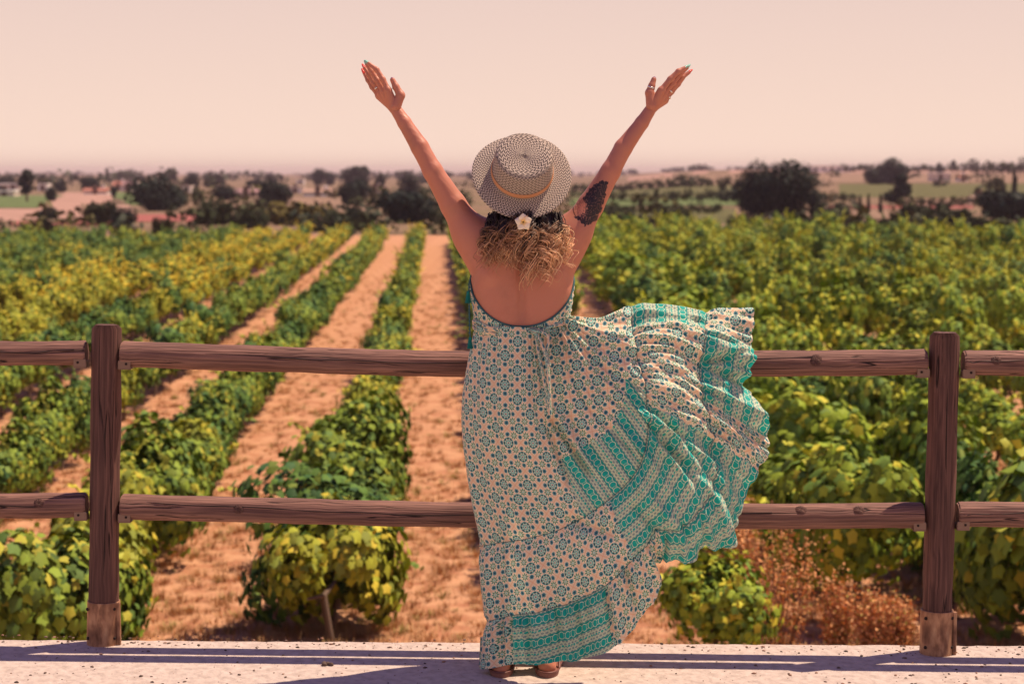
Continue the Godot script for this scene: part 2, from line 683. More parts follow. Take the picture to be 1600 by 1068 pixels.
func crown(mb: MB, centre: Vector3, half: Vector3, lumps: int, count: int, size: float, base: Color, r: RandomNumberGenerator) -> void:
	var list := []
	for k in lumps:
		var dir := Vector3(r.randfn(), r.randfn() * 0.9, r.randfn()).normalized()
		var q := r.randf_range(0.30, 0.62)
		list.append([centre + dir * half * q, r.randf_range(0.34, 0.55), r.randf_range(0.75, 1.3)])
	list.append([centre, 0.66, 1.0])
	list.append([centre - Vector3(0, half.y * 0.42, 0), 0.58, 0.9])
	for k in count:
		var l: Array = list[r.randi() % list.size()]
		var dir := Vector3(r.randfn(), r.randfn(), r.randfn()).normalized()
		var s: float = l[1]
		var at: Vector3 = l[0] + dir * half * s * r.randf_range(0.72, 1.08)
		var n := (dir + Vector3(r.randfn(), r.randfn() + 0.5, r.randfn()) * 0.45).normalized()
		var t: float = l[2] * r.randf_range(0.65, 1.35)
		mb.col = Color(base.r * t, base.g * t, base.b * t)
		tuft(mb, at, n, size * r.randf_range(0.6, 1.3), r)


func build_far_country() -> void:
	# fields
	patch("pink_field", M.pink_field, 160, 216, -0.29, -0.197, -0.29, -0.197)
	patch("pink_field", M.pink_field, 216, 400, -0.246, -0.197, -0.232, -0.212)
	patch("red_field", M.red_field, 158, 186, -0.200, -0.160, -0.202, -0.160)
	patch("maroon_bank", M.red_field, 148, 160, -0.262, -0.200, -0.262, -0.205)
	patch("green_field", M.green_field, 222, 345, -0.29, -0.246, -0.29, -0.232)
	patch("green_field", M.green_field, 240, 400, -0.208, -0.190, -0.208, -0.190)
	patch("tan_field", M.tan_field, 200, 320, -0.150, -0.075, -0.15, -0.075)
	patch("sand_field", M.pink_field, 128, 150, 0.040, 0.116, 0.040, 0.116)
	patch("olive_field", M.olive_field, 152, 215, 0.030, 0.116, 0.030, 0.116)
	patch("green_field", M.green_field, 232, 300, 0.030, 0.12, 0.030, 0.12)
	patch("olive_field", M.olive_field, 310, 420, 0.030, 0.13, 0.030, 0.13)
	patch("hill_field", M.tan_field, 460, 640, 0.05, 0.28, 0.05, 0.28)
	patch("hill_field", M.pink_field, 660, 900, 0.06, 0.29, 0.06, 0.29)
	patch("terrace_field", M.pink_field, 236, 262, 0.205, 0.29, 0.205, 0.29)
	patch("red_field", M.red_field, 216, 232, 0.165, 0.24, 0.165, 0.24)
	patch("olive_field", M.olive_field, 290, 440, 0.17, 0.29, 0.17, 0.29)
	patch("tan_field", M.tan_field, 170, 205, 0.165, 0.21, 0.165, 0.21)
	# trees and bushes
	var r := RandomNumberGenerator.new()
	for k in far_plants.size():
		var f: Array = far_plants[k]
		r.seed = 900 + k
		var w: float = f[5] * 1.10
		var h: float = f[6] * 1.14
		var style: String = f[7]
		var o := thing(f[0], f[1], f[2], Vector3(f[3], height_at(f[3], f[4]) - 0.05, f[4]), f[8])
		var base := Color(0.018, 0.028, 0.022)
		if style == "loose":
			base = Color(0.036, 0.046, 0.022)
		elif style == "loose_yellow":
			base = Color(0.15, 0.13, 0.04)
		var trunk_top := h * 0.3
		var mb := MB.new()
		var lean := Vector3(r.randf_range(-0.04, 0.04), 0, 0) * h
		mb.tube([Vector3.ZERO, Vector3(0, trunk_top * 0.6, 0) + lean * 0.4, Vector3(0, h * 0.62, 0) + lean], [w * 0.05 + 0.04, w * 0.04 + 0.03, w * 0.015 + 0.02], 7)
		for b in 4:
			var a := TAU * (b + r.randf()) / 4.0
			mb.tube([Vector3(0, trunk_top, 0) + lean * 0.4, Vector3(cos(a) * w * 0.14, h * 0.5, sin(a) * w * 0.14), Vector3(cos(a) * w * 0.27, h * 0.68, sin(a) * w * 0.27)], [w * 0.025 + 0.02, w * 0.017 + 0.015, 0.01], 5)
		put("trunk", mb, M.bark, o)
		mb = MB.new()
		match style:
			"tall":
				crown(mb, Vector3(0, h * 0.68, 0), Vector3(w * 0.5, h * 0.33, w * 0.5), 7, 900, w * 0.13, base, r)
				crown(mb, Vector3(-w * 0.06, h * 0.38, 0), Vector3(w * 0.33, h * 0.16, w * 0.33), 5, 400, w * 0.12, base, r)
			"cypress":
				for s in 6:
					var t := s / 5.0
					crown(mb, Vector3(0, h * lerpf(0.14, 0.9, t), 0), Vector3(w * 0.5 * (1.0 - 0.75 * t * t), h * 0.16, w * 0.5 * (1.0 - 0.75 * t * t)), 4, 200, w * 0.22, base, r)
			"cone":
				for s in 4:
					var t := s / 3.0
					crown(mb, Vector3(r.randf_range(-0.06, 0.06) * w, h * lerpf(0.26, 0.8, t), 0), Vector3(w * 0.5, h * 0.24, w * 0.5) * (1.0 - 0.55 * t), 6, 420, w * 0.10, base, r)
			"great":
				crown(mb, Vector3(0, h * 0.50, 0), Vector3(w * 0.58, h * 0.53, w * 0.55), 20, 5600, w * 0.055, base, r)
			"loose", "loose_yellow":
				for s in 3:
					crown(mb, Vector3((s - 1) * w * 0.27, h * r.randf_range(0.40, 0.5), r.randf_range(-0.15, 0.15) * w), Vector3(w * 0.27, h * r.randf_range(0.42, 0.55), w * 0.27), 7, 800, w * 0.07, base, r)
			_:
				crown(mb, Vector3(0, h * 0.49, 0), Vector3(w * 0.60, h * 0.54, w * 0.55), 13, 2600, w * 0.085, base, r)
		if style in ["round", "loose", "loose_yellow", "great"]:
			crown(mb, Vector3(0, h * 0.22, 0), Vector3(w * 0.50, h * 0.26, w * 0.45), 9, 900, w * (0.055 if style == "great" else 0.08), base, r)
		put("crown", mb, M.tree_leaf, o)
	# hedges across the right half of the plain
	for q in [[0.037, 0.118, 262.0, 2.0, "long dark hedge across the plain left of the great tree"], [0.030, 0.125, 400.0, 2.6, "farther long dark hedge behind the green strip"], [0.05, 0.11, 190.0, 1.2, "low broken hedge before the tan field at right"], [0.135, 0.180, 255.0, 1.6, "hedge on the slope right of the great tree"], [0.20, 0.262, 228.0, 1.5, "dark hedge along the terrace bank on the right slope"], [0.172, 0.27, 700.0, 3.0, "thin dark hedge along the right skyline"], [0.245, 0.29, 640.0, 5.0, "line of bushes on the skyline at the right edge"], [-0.085, -0.02, 210.0, 2.2, "dark hedge behind the raised left arm"], [-0.19, -0.16, 240.0, 2.4, "dark hedge at the foot of the round dark tree"], [-0.162, -0.125, 195.0, 2.0, "dark hedge right of the round dark tree"]]:
		r.seed = int(q[2]) * 3
		var x0: float = q[0] * q[2]
		var x1: float = q[1] * q[2]
		var z: float = 6.12 - q[2]
		var mid := (x0 + x1) * 0.5
		var o := thing("hedge", q[4], "hedge", Vector3(mid, height_at(mid, z), z), "hedges on the plain")
		var mb := MB.new()
		var n := int((x1 - x0) / (q[3] * 0.8)) + 1
		for k in n:
			var x := lerpf(x0, x1, (k + 0.5) / n)
			var h: float = q[3] * r.randf_range(0.75, 1.15)
			crown(mb, Vector3(x - mid, height_at(x, z) - height_at(mid, z) + h * 0.45, r.randf_range(-0.3, 0.3)), Vector3(q[3] * 0.62, h * 0.56, q[3] * 0.6), 4, 130, q[3] * 0.22, Color(0.045, 0.055, 0.022), r)
		put("foliage", mb, M.tree_leaf, o)
	# the far wood and scattered trees that melt into the horizon
	var mb := MB.new()
	r.seed = 5
	for k in 210:
		var s := r.randf_range(-0.30, 0.30)
		var d := r.randf_range(650.0, 2600.0)
		if s > 0.02 and d < 1000.0:
			d += 900.0
		var h := r.randf_range(3.0, 7.0)
		crown(mb, Vector3(s * d, height_at(s * d, 6.12 - d) + h * 0.4, 6.12 - d), Vector3(h * r.randf_range(0.7, 2.4), h * 0.55, h), 3, 46, h * 0.45, Color(0.035, 0.045, 0.025), r)
	tag(put("far_trees", mb, M.tree_leaf), "far trees merging into the hazy horizon", "trees", "", "stuff")
	# low scrub between the fields
	mb = MB.new()
	r.seed = 6
	for k in 90:
		var d := 118.0 + 480.0 * pow(r.randf(), 1.9)
		var s := r.randf_range(-0.29, 0.29)
		if s < -0.15 and d > 150.0 and d < 420.0 and r.randf() < 0.8:
			continue
		var h := r.randf_range(0.7, 2.0) * (1.0 + d / 400.0)
		crown(mb, Vector3(s * d, height_at(s * d, 6.12 - d) + h * 0.35, 6.12 - d), Vector3(h * r.randf_range(0.6, 2.6), h * 0.55, h), 4, 60, h * 0.32, [Color(0.045, 0.055, 0.024), Color(0.09, 0.085, 0.03), Color(0.03, 0.042, 0.026)][k % 3], r)
	tag(put("scrub", mb, M.tree_leaf), "low scrub scattered between the fields of the plain", "scrub", "", "stuff")
	build_houses()


func build_houses() -> void:
	var walls := [mat(lin(0.78, 0.72, 0.66), 0.9), mat(lin(0.62, 0.52, 0.45), 0.9), mat(lin(0.82, 0.78, 0.74), 0.9)]
	var roofs := [mat(lin(0.33, 0.14, 0.10), 0.9), mat(lin(0.28, 0.17, 0.17), 0.9), mat(lin(0.36, 0.24, 0.18), 0.9)]
	var dark := mat(lin(0.05, 0.05, 0.06), 0.3)
	var door_m := mat(lin(0.12, 0.07, 0.05), 0.6)
	for k in far_houses.size():
		var f: Array = far_houses[k]
		var w: float = f[4]
		var h: float = f[5]
		var deep := clampf(w * 0.7, 4.0, 9.0)
		var o := thing("country_house", f[1], "house", Vector3(f[2], height_at(f[2], f[3]) - 0.2, f[3]), "houses on the plain")
		# the ground may lie lower than the house appears: it stands on its own terrace
		var wall_h := h * (0.62 if f[0] == "gable" else 0.92)
		var mb := MB.new()
		mb.box(Vector3(0, wall_h * 0.5, -deep * 0.5), Vector3(w, wall_h, deep), 0.02)
		if f[0] == "gable":
			for s: float in [-1.0, 1.0]:
				mb.flat_tri(Vector3(s * w * 0.5, wall_h, 0), Vector3(s * w * 0.5, wall_h, -deep), Vector3(s * w * 0.5, h * 0.97, -deep * 0.5), Vector3(s, 0, 0))
		put("wall", mb, walls[k % 3], o)
		mb = MB.new()
		if f[0] == "gable":
			var slope := atan2(h - wall_h, deep * 0.5)
			var run := Vector2(h - wall_h, deep * 0.5).length() + 0.35
			for s: float in [-1.0, 1.0]:
				mb.box(Vector3(0, (wall_h + h) * 0.5 + 0.02, -deep * 0.5 + s * deep * 0.27), Vector3(w + 0.6, 0.16, run), 0.01, Basis(Vector3.RIGHT, s * slope))
		else:
			mb.box(Vector3(0, wall_h + 0.14, -deep * 0.5), Vector3(w + 0.3, 0.28, deep + 0.3), 0.02)
		var roof := put("roof", mb, roofs[k % 3] if f[0] == "gable" else walls[(k + 1) % 3], o)
		if f[0] == "gable":
			mb = MB.new()
			mb.box(Vector3(w * 0.25, h + 0.2, -deep * 0.55), Vector3(0.6, 1.0, 0.6), 0.02)
			put("chimney", mb, walls[k % 3], roof)
		var n := clampi(int(w / 2.6), 1, 5)
		for q in n:
			var x := w * ((q + 0.5) / n - 0.5)
			mb = MB.new()
			if q == n / 2:
				mb.box(Vector3(x, 1.0, 0.03), Vector3(0.95, 2.0, 0.1), 0.01)
				put("door", mb, door_m, o)
			else:
				mb.box(Vector3(x, minf(1.5, wall_h * 0.6), 0.03), Vector3(0.95, minf(1.1, wall_h * 0.5), 0.1), 0.01)
				put("window", mb, dark, o)


# ---------------------------------------------------------------- vineyard
const ORDINALS := ["first", "second", "third", "fourth", "fifth", "sixth", "seventh", "eighth", "ninth", "tenth", "eleventh", "twelfth", "thirteenth", "fourteenth", "fifteenth", "sixteenth", "seventeenth", "eighteenth", "nineteenth", "twentieth"]


func ordinal(k: int) -> String:
	if k < 20:
		return ORDINALS[k]
	var tens: String = ["twentieth", "thirtieth", "fortieth", "fiftieth", "sixtieth"][k / 10 - 1] if k % 10 == 9 else ""
	if tens:
		return ["", "twentieth", "thirtieth", "fortieth", "fiftieth", "sixtieth"][(k + 1) / 10 - 1]
	return ["twenty-", "thirty-", "forty-", "fifty-", "sixty-"][(k + 1) / 10 - 2] + ORDINALS[(k + 1) % 10 - 1]


func vine_leaf(mb: MB, at: Vector3, n: Vector3, tip: Vector3, size: float, detail: int) -> void:
	var y := (tip - n * tip.dot(n)).normalized()
	var x := y.cross(n)
	if detail == 0:
		var a := mb.vert(at - y * size * 0.4, n)
		var b := mb.vert(at + x * size * 0.5 - n * size * 0.12, (n + x * 0.35).normalized())
		var c := mb.vert(at + y * size * 0.6, n)
		var d := mb.vert(at - x * size * 0.5 - n * size * 0.12, (n - x * 0.35).normalized())
		mb.tri(a, b, c)
		mb.tri(a, c, d)
		return
	# five lobes round the stalk, folded a little along the middle
	var radii: Array = [0.30, 0.46, 0.36, 0.56, 0.42, 0.66, 0.42, 0.56, 0.36, 0.46] if detail == 2 else [0.34, 0.52, 0.50, 0.64, 0.50, 0.52]
	var count := radii.size()
	var m := mb.vert(at, n)
	var ring := []
	for k in count:
		var a := TAU * k / count - PI / 2
		var rr: float = radii[k] * size
		var px := cos(a) * rr
		var bend := -absf(px) * 0.30 - maxf(sin(a), 0.0) * rr * 0.22
		ring.append(mb.vert(at + x * px + y * (sin(a) * rr) + n * bend, (n + x * signf(px) * 0.28 + y * 0.12 * sin(a)).normalized()))
	for k in count:
		mb.tri(m, ring[k], ring[(k + 1) % count])


func vine_foliage(s: int, leaves: int, size: float, detail: int, half: Vector3, loose := 0.3) -> MB:
	var r := RandomNumberGenerator.new()
	r.seed = s
	var mb := MB.new()
	var lumps := []
	for k in 9:
		var p := Vector3(r.randf_range(-1, 1), r.randf_range(-0.55, 0.95), r.randf_range(-1, 1)) * half * 0.74
		lumps.append([Vector3(0, 0.74, 0) + p, r.randf_range(0.20, 0.36)])
	for k in leaves:
		var l: Array = lumps[r.randi() % lumps.size()]
		var dir := Vector3(r.randfn(), r.randfn() + 0.25, r.randfn()).normalized()
		var q := r.randf_range(0.62, 1.06)
		var at: Vector3 = l[0] + dir * (l[1] * q)
		var whole := ((at - Vector3(0, 0.62, 0)) / half).normalized()
		var n := (dir * 0.55 + whole * 0.75 + Vector3(r.randfn(), r.randfn(), r.randfn()) * loose + Vector3.UP * 0.12).normalized()
		var tip := Vector3(r.randfn() * 0.6, -0.8, r.randfn() * 0.6) + dir * 0.5
		var t := r.randf_range(0.65, 1.25)
		var pick := r.randf()
		var c := Color(0.150, 0.215, 0.036)
		if pick < 0.30:
			c = Color(0.080, 0.140, 0.040)
		elif pick > 0.91:
			c = Color(0.30, 0.30, 0.05)
		mb.col = Color(c.r * t, c.g * t, c.b * t)
		vine_leaf(mb, at, n, tip, size * r.randf_range(0.65, 1.2), detail)
	# long shoots that leave the mass
	var shoots := 9
	for k in shoots:
		var l: Array = lumps[r.randi() % lumps.size()]
		var dir := Vector3(r.randfn(), absf(r.randfn()) * 0.9 + 0.2, r.randfn()).normalized()
		var at: Vector3 = l[0] + dir * l[1]
		for i in 7:
			at += dir * size * 0.42
			dir = (dir + Vector3(r.randf_range(-0.2, 0.2), -0.10, r.randf_range(-0.2, 0.2))).normalized()
			var n := (Vector3.UP * 0.8 + Vector3(r.randfn(), r.randfn(), r.randfn()) * 0.5).normalized()
			mb.col = Color(0.30, 0.33, 0.06) * r.randf_range(0.8, 1.25)
			vine_leaf(mb, at + Vector3(r.randf_range(-1, 1), 0, r.randf_range(-1, 1)) * size * 0.3, n, Vector3(r.randfn(), -0.4, r.randfn()), size * lerpf(1.0, 0.5, i / 6.0), detail)
	return mb


func vine_trunk(s: int) -> MB:
	var r := RandomNumberGenerator.new()
	r.seed = s
	var mb := MB.new()
	var k := Vector3(r.randf_range(-0.06, 0.06), 0.28, r.randf_range(-0.06, 0.06))
	var top := Vector3(r.randf_range(-0.08, 0.08), 0.58, r.randf_range(-0.08, 0.08))
	mb.tube([Vector3(0, -0.05, 0), k * 0.5 + Vector3(0.02, 0, 0), k, top], [0.042, 0.032, 0.030, 0.034], 7)
	for q: float in [-1.0, 1.0]:
		mb.tube([top, top + Vector3(0.05, 0.06, q * 0.22), top + Vector3(-0.02, 0.10, q * 0.5)], [0.024, 0.017, 0.008], 6)
	return mb


func build_vineyard() -> void:
	var near := []
	var mid := []
	var far := []
	for k in 6:
		near.append(vine_foliage(100 + k, 2000, 0.095, 2, Vector3(0.56, 0.58, 0.78), 0.36))
	for k in 5:
		mid.append(vine_foliage(200 + k, 1200, 0.118, 1, Vector3(0.58, 0.58, 0.80), 0.26))
	for k in 3:
		far.append(vine_foliage(300 + k, 560, 0.175, 0, Vector3(0.60, 0.58, 0.82), 0.20))
	var trunks := []
	for k in 4:
		trunks.append(vine_trunk(400 + k).mesh(M.bark))
	var green := leaf_mat(lin(1.22, 1.22, 1.0))
	var cool := leaf_mat(lin(0.58, 0.80, 1.0))
	var warm := leaf_mat(lin(1.68, 1.62, 1.05))
	var looks := {"green": green, "dark green": cool, "yellowing": null, "bright green": warm}
	# leaves that have turned yellow keep their own colours
	var meshes := {}
	var all := []
	var r := RandomNumberGenerator.new()
	r.seed = 2024
	for side in 2:
		for row in 22:
			var u: float = 1.14 - 2.08 * row if side == 0 else [2.98, 4.45][row] if row < 2 else 6.2 + 1.95 * (row - 2)
			var slant := -0.04 if side == 0 else 0.005
			var step := 1.04 if side == 0 else (1.15 if row < 2 else 1.72)
			var d := 13.6 + r.randf() * 0.8
			if side == 0 and row == 0:
				d = 19.0
			elif side == 0 and row == 1:
				d = 16.2
			elif side == 1 and row == 0:
				d = 17.0
			elif side == 1 and row == 1:
				d = 15.4
			var place := 0
			while d < 109.0 - (6.0 if side == 0 and row > 6 else 0.0) - 3.0 * sin(row * 1.7):
				var x := u + slant * d
				var px := x / d
				if absf(px) < 0.37 and (side == 0 or d < lerpf(112.0, 96.0, clampf((px - 0.06) / 0.2, 0.0, 1.0))):
					all.append([x, d, side, row, place, r.randf()])
					place += 1
				d += step * r.randf_range(0.88, 1.12)
	# a short row fills the widening strip between the two blocks
	var fill := 46.0
	var count := 0
	while fill < 108.0:
		all.append([0.65 - 0.016 * fill + 0.9, fill, 2, 0, count, r.randf()])
		count += 1
		fill += 1.35
	all.sort_custom(func(a, b): return a[1] < b[1])
	var rest: Array[Array] = [[], [], []]
	var made := 0
	for k in all.size():
		var a: Array = all[k]
		var d: float = a[1]
		var side: int = a[2]
		var row: int = a[3]
		var turn := 0.04 if side == 0 else -0.005
		if a[5] < 0.5:
			turn += PI
		turn += r.randf_range(-0.16, 0.16)
		var grow := r.randf_range(0.86, 1.12)
		var size := Vector3(grow * r.randf_range(0.9, 1.1), grow * r.randf_range(0.88, 1.12), grow)
		if side == 0:
			size *= Vector3(0.72 if d < 24.0 else 0.58, r.randf_range(0.86, 1.0) * (1.0 if d < 24.0 else 0.88), 1.06)
		else:
			size *= Vector3(1.25 if row == 0 else (0.80 if row == 1 else 0.80), r.randf_range(0.86, 1.34), 0.84)
		var yellow := 0.06 if side == 0 else 0.0
		if side == 0:
			if row == 4:
				yellow = smoothstep(30.0, 60.0, d) * 0.9
			elif row == 5:
				yellow = smoothstep(32.0, 50.0, d) * 0.95
			elif row == 6:
				yellow = smoothstep(36.0, 44.0, d) * smoothstep(75.0, 60.0, d) * 0.8
			elif row == 3:
				yellow = smoothstep(55.0, 75.0, d) * 0.55 + 0.1
			elif row in [1, 2]:
				yellow = 0.15 + smoothstep(60.0, 90.0, d) * 0.3
		var look := "green"
		var pick := r.randf()
		if pick < yellow:
			look = "yellowing"
		elif side == 0 and row >= 5:
			look = "dark green" if pick > 0.35 else "green"
		elif side == 0:
			look = "dark green" if pick > 0.72 else "green"
		else:
			look = "bright green" if pick > 0.48 else ("green" if pick > 0.24 else "dark green")  # right block: darker leaf colour on some vines imitates shaded gaps between bushes
		var at := Vector3(a[0], height_at(a[0], 6.12 - d), 6.12 - d)
		if side == 1 and row == 0 and d < 20.0:
			size.y *= 1.18
			at.y -= 0.14
		if side == 1 and row == 1 and d < 24.0:
			size *= Vector3(1.25, 1.3, 1.2)
			at.y -= 0.38
		if side == 0 and row in [1, 2] and d < 23.0:
			size *= Vector3(1.28, 1.24, 1.12)
			at.y -= 0.24
		if made < 300 and absf(a[0] / d) < 0.278:
			var words: String
			if side == 2:
				words = "short row beyond the woman"
			elif side == 0 and row == 0:
				words = "row straight behind the woman"
			else:
				words = "%s row %s of the woman" % [ordinal(row - 1 if side == 0 else row), "left" if side == 0 else "right"]
			var o := thing("grapevine", "%s vine, %s from the near end of the %s" % [look, ordinal(a[4]), words], "grapevine", at, "grapevines planted in rows")
			o.rotation.y = turn
			o.scale = size
			var lod := 0 if d < 30.0 else 1
			var n: int = (k * 7 + row) % (near.size() if lod == 0 else mid.size())
			var key := "%d %d %s" % [lod, n, look]
			if not meshes.has(key):
				var mb: MB = near[n] if lod == 0 else mid[n]
				if look == "yellowing":
					var tinted := MB.new()
					tinted.v = mb.v
					tinted.n = mb.n
					tinted.uv = mb.uv
					tinted.idx = mb.idx
					for c in mb.c:
						tinted.c.push_back(Color(c.r * 1.5 + 0.085, c.g * 1.3 + 0.065, c.b * 1.0 + 0.004))
					meshes[key] = tinted.mesh(M.yellow_leaf)
				else:
					meshes[key] = mb.mesh(looks[look])
			put_mesh("trunk", trunks[k % 4], o)
			put_mesh("foliage", meshes[key], o)
			made += 1
		else:
			var tint := Color(1.25, 1.25, 1.0)
			if look == "yellowing":
				tint = Color(2.2, 1.65, 1.05) * r.randf_range(0.85, 1.1)
			elif look == "dark green":
				tint = Color(0.58, 0.80, 1.0)
			elif look == "bright green":
				tint = Color(1.6, 1.58, 1.05)
			rest[k % 3].append([Transform3D(Basis.from_euler(Vector3(0, turn, 0)).scaled_local(size), at), tint])
	var o := thing("distant_grapevines", "vine rows merging into a mass towards the far end of the vineyard", "grapevines")
	o.set_meta("kind", "stuff")
	for k in 3:
		var mm := MultiMesh.new()
		mm.transform_format = MultiMesh.TRANSFORM_3D
		mm.use_colors = true
		mm.mesh = far[k].mesh(leaf_mat(Color.WHITE))
		mm.instance_count = rest[k].size()
		for i in rest[k].size():
			mm.set_instance_transform(i, rest[k][i][0])
			mm.set_instance_color(i, rest[k][i][1])
		var mi := MultiMeshInstance3D.new()
		mi.name = "foliage" if k == 0 else "foliage_%03d" % k
		mi.multimesh = mm
		mi.set_meta("kind", "stuff")
		o.add_child(mi)
	# the young vine by the deck, the dry weeds beside it
	var young := thing("young_grapevine", "young bright green vine close behind the deck, below the blown dress", "grapevine", Vector3(1.60, -2.5, -8.9))
	young.scale = Vector3(0.78, 0.82, 0.62)
	put_mesh("trunk", trunks[1], young)
	put_mesh("foliage", near[2].mesh(warm), young)
	var dry_spots := [[2.22, -9.7, 0.38, 1.45, "large dry orange weed beside the young vine"], [2.72, -9.6, 0.15, 0.85, "narrow dry weed right of the large dry weed"], [2.98, -9.5, 0.14, 0.72, "narrow dry weed left of the right fence post"], [3.22, -9.5, 0.12, 0.66, "small dry weed just left of the right fence post"], [2.05, -11.6, 0.30, 1.55, "tall dry weed behind the edge of the blown dress"]]
	for k in dry_spots.size():
		var q: Array = dry_spots[k]
		r.seed = 60 + k
		var w := thing("dry_weed", q[4], "weed", Vector3(q[0], -2.5, q[1]), "dry weeds behind the deck")
		var stems := MB.new()
		var mb := MB.new()
		for s in 46:
			var a := r.randf() * TAU
			var out: Vector3 = Vector3(cos(a), 0, sin(a)) * sqrt(r.randf()) * q[2]
			var h: float = q[3] * r.randf_range(0.6, 1.0) * (1.0 - 0.25 * out.length() / q[2])
			var top: Vector3 = out + Vector3(r.randf_range(-0.05, 0.05), h, r.randf_range(-0.05, 0.05))
			stems.col = Color(0.25, 0.13, 0.07) * r.randf_range(0.7, 1.2)
			stems.tube([out * 0.3, out * 0.75 + Vector3(0, h * 0.5, 0), top], [0.004, 0.003, 0.0015], 4, false)
			for i in 60:
				var t := r.randf_range(0.22, 1.0)
				var p: Vector3 = (out * 0.75 + Vector3(0, h * 0.5, 0)).lerp(top, (t - 0.5) * 2.0) if t > 0.5 else (out * 0.3).lerp(out * 0.75 + Vector3(0, h * 0.5, 0), t * 2.0)
				p += Vector3(r.randfn(), r.randfn(), r.randfn()) * 0.035
				var c := Color(0.86, 0.47, 0.19).lerp(Color(0.55, 0.26, 0.12), r.randf())
				if r.randf() < 0.12:
					c = Color(0.40, 0.34, 0.08)
				mb.col = c * r.randf_range(0.8, 1.2)
				tuft(mb, p, Vector3(r.randfn(), r.randfn() + 0.6, r.randfn()).normalized(), r.randf_range(0.018, 0.04), r)
		put("stems", stems, M.dry, w)
		put("dry_leaves", mb, M.dry, w)
	# short dry grass between the rows
	var blades := MB.new()
	r.seed = 9
	for k in 26:
		var a := r.randf() * TAU
		var out := Vector3(cos(a), 0, sin(a))
		var base := out * r.randf_range(0.0, 0.10)
		var h := r.randf_range(0.03, 0.10)
		var side := out.cross(Vector3.UP) * 0.004
		blades.col = Color(1, 1, 1) * r.randf_range(0.7, 1.2)
		var tip := base + out * r.randf_range(0.01, 0.06) + Vector3(0, h, 0)
		var i := blades.vert(base - side, -out)
		blades.vert(base + side, -out)
		blades.vert(tip, Vector3.UP)
		blades.tri(i, i + 1, i + 2)
	var grass := MultiMesh.new()
	grass.transform_format = MultiMesh.TRANSFORM_3D
	grass.use_colors = true
	grass.mesh = blades.mesh(M.dry)
	grass.instance_count = 15000
	for k in 15000:
		var d := 14.0 + 62.0 * pow(r.randf(), 1.7)
		var x := r.randf_range(-0.29, 0.29) * d
		var s := r.randf_range(0.6, 1.5)
		grass.set_instance_transform(k, Transform3D(Basis.from_euler(Vector3(0, r.randf() * TAU, 0)).scaled_local(Vector3(s, s * r.randf_range(0.5, 1.2), s)), Vector3(x, -2.5, 6.12 - d)))
		var c := Color(0.58, 0.36, 0.17).lerp(Color(0.38, 0.21, 0.10), r.randf())
		if r.randf() < 0.10:
			c = Color(0.26, 0.26, 0.07)
		grass.set_instance_color(k, c)
	var g := MultiMeshInstance3D.new()
	g.name = "dry_grass"
	g.multimesh = grass
	add_child(g)
	tag(g, "short dry straw coloured grass on the orange soil", "grass", "", "stuff")


# ---------------------------------------------------------------- deck and fence
func deck_y(x: float) -> float:
	return -0.0118 * x


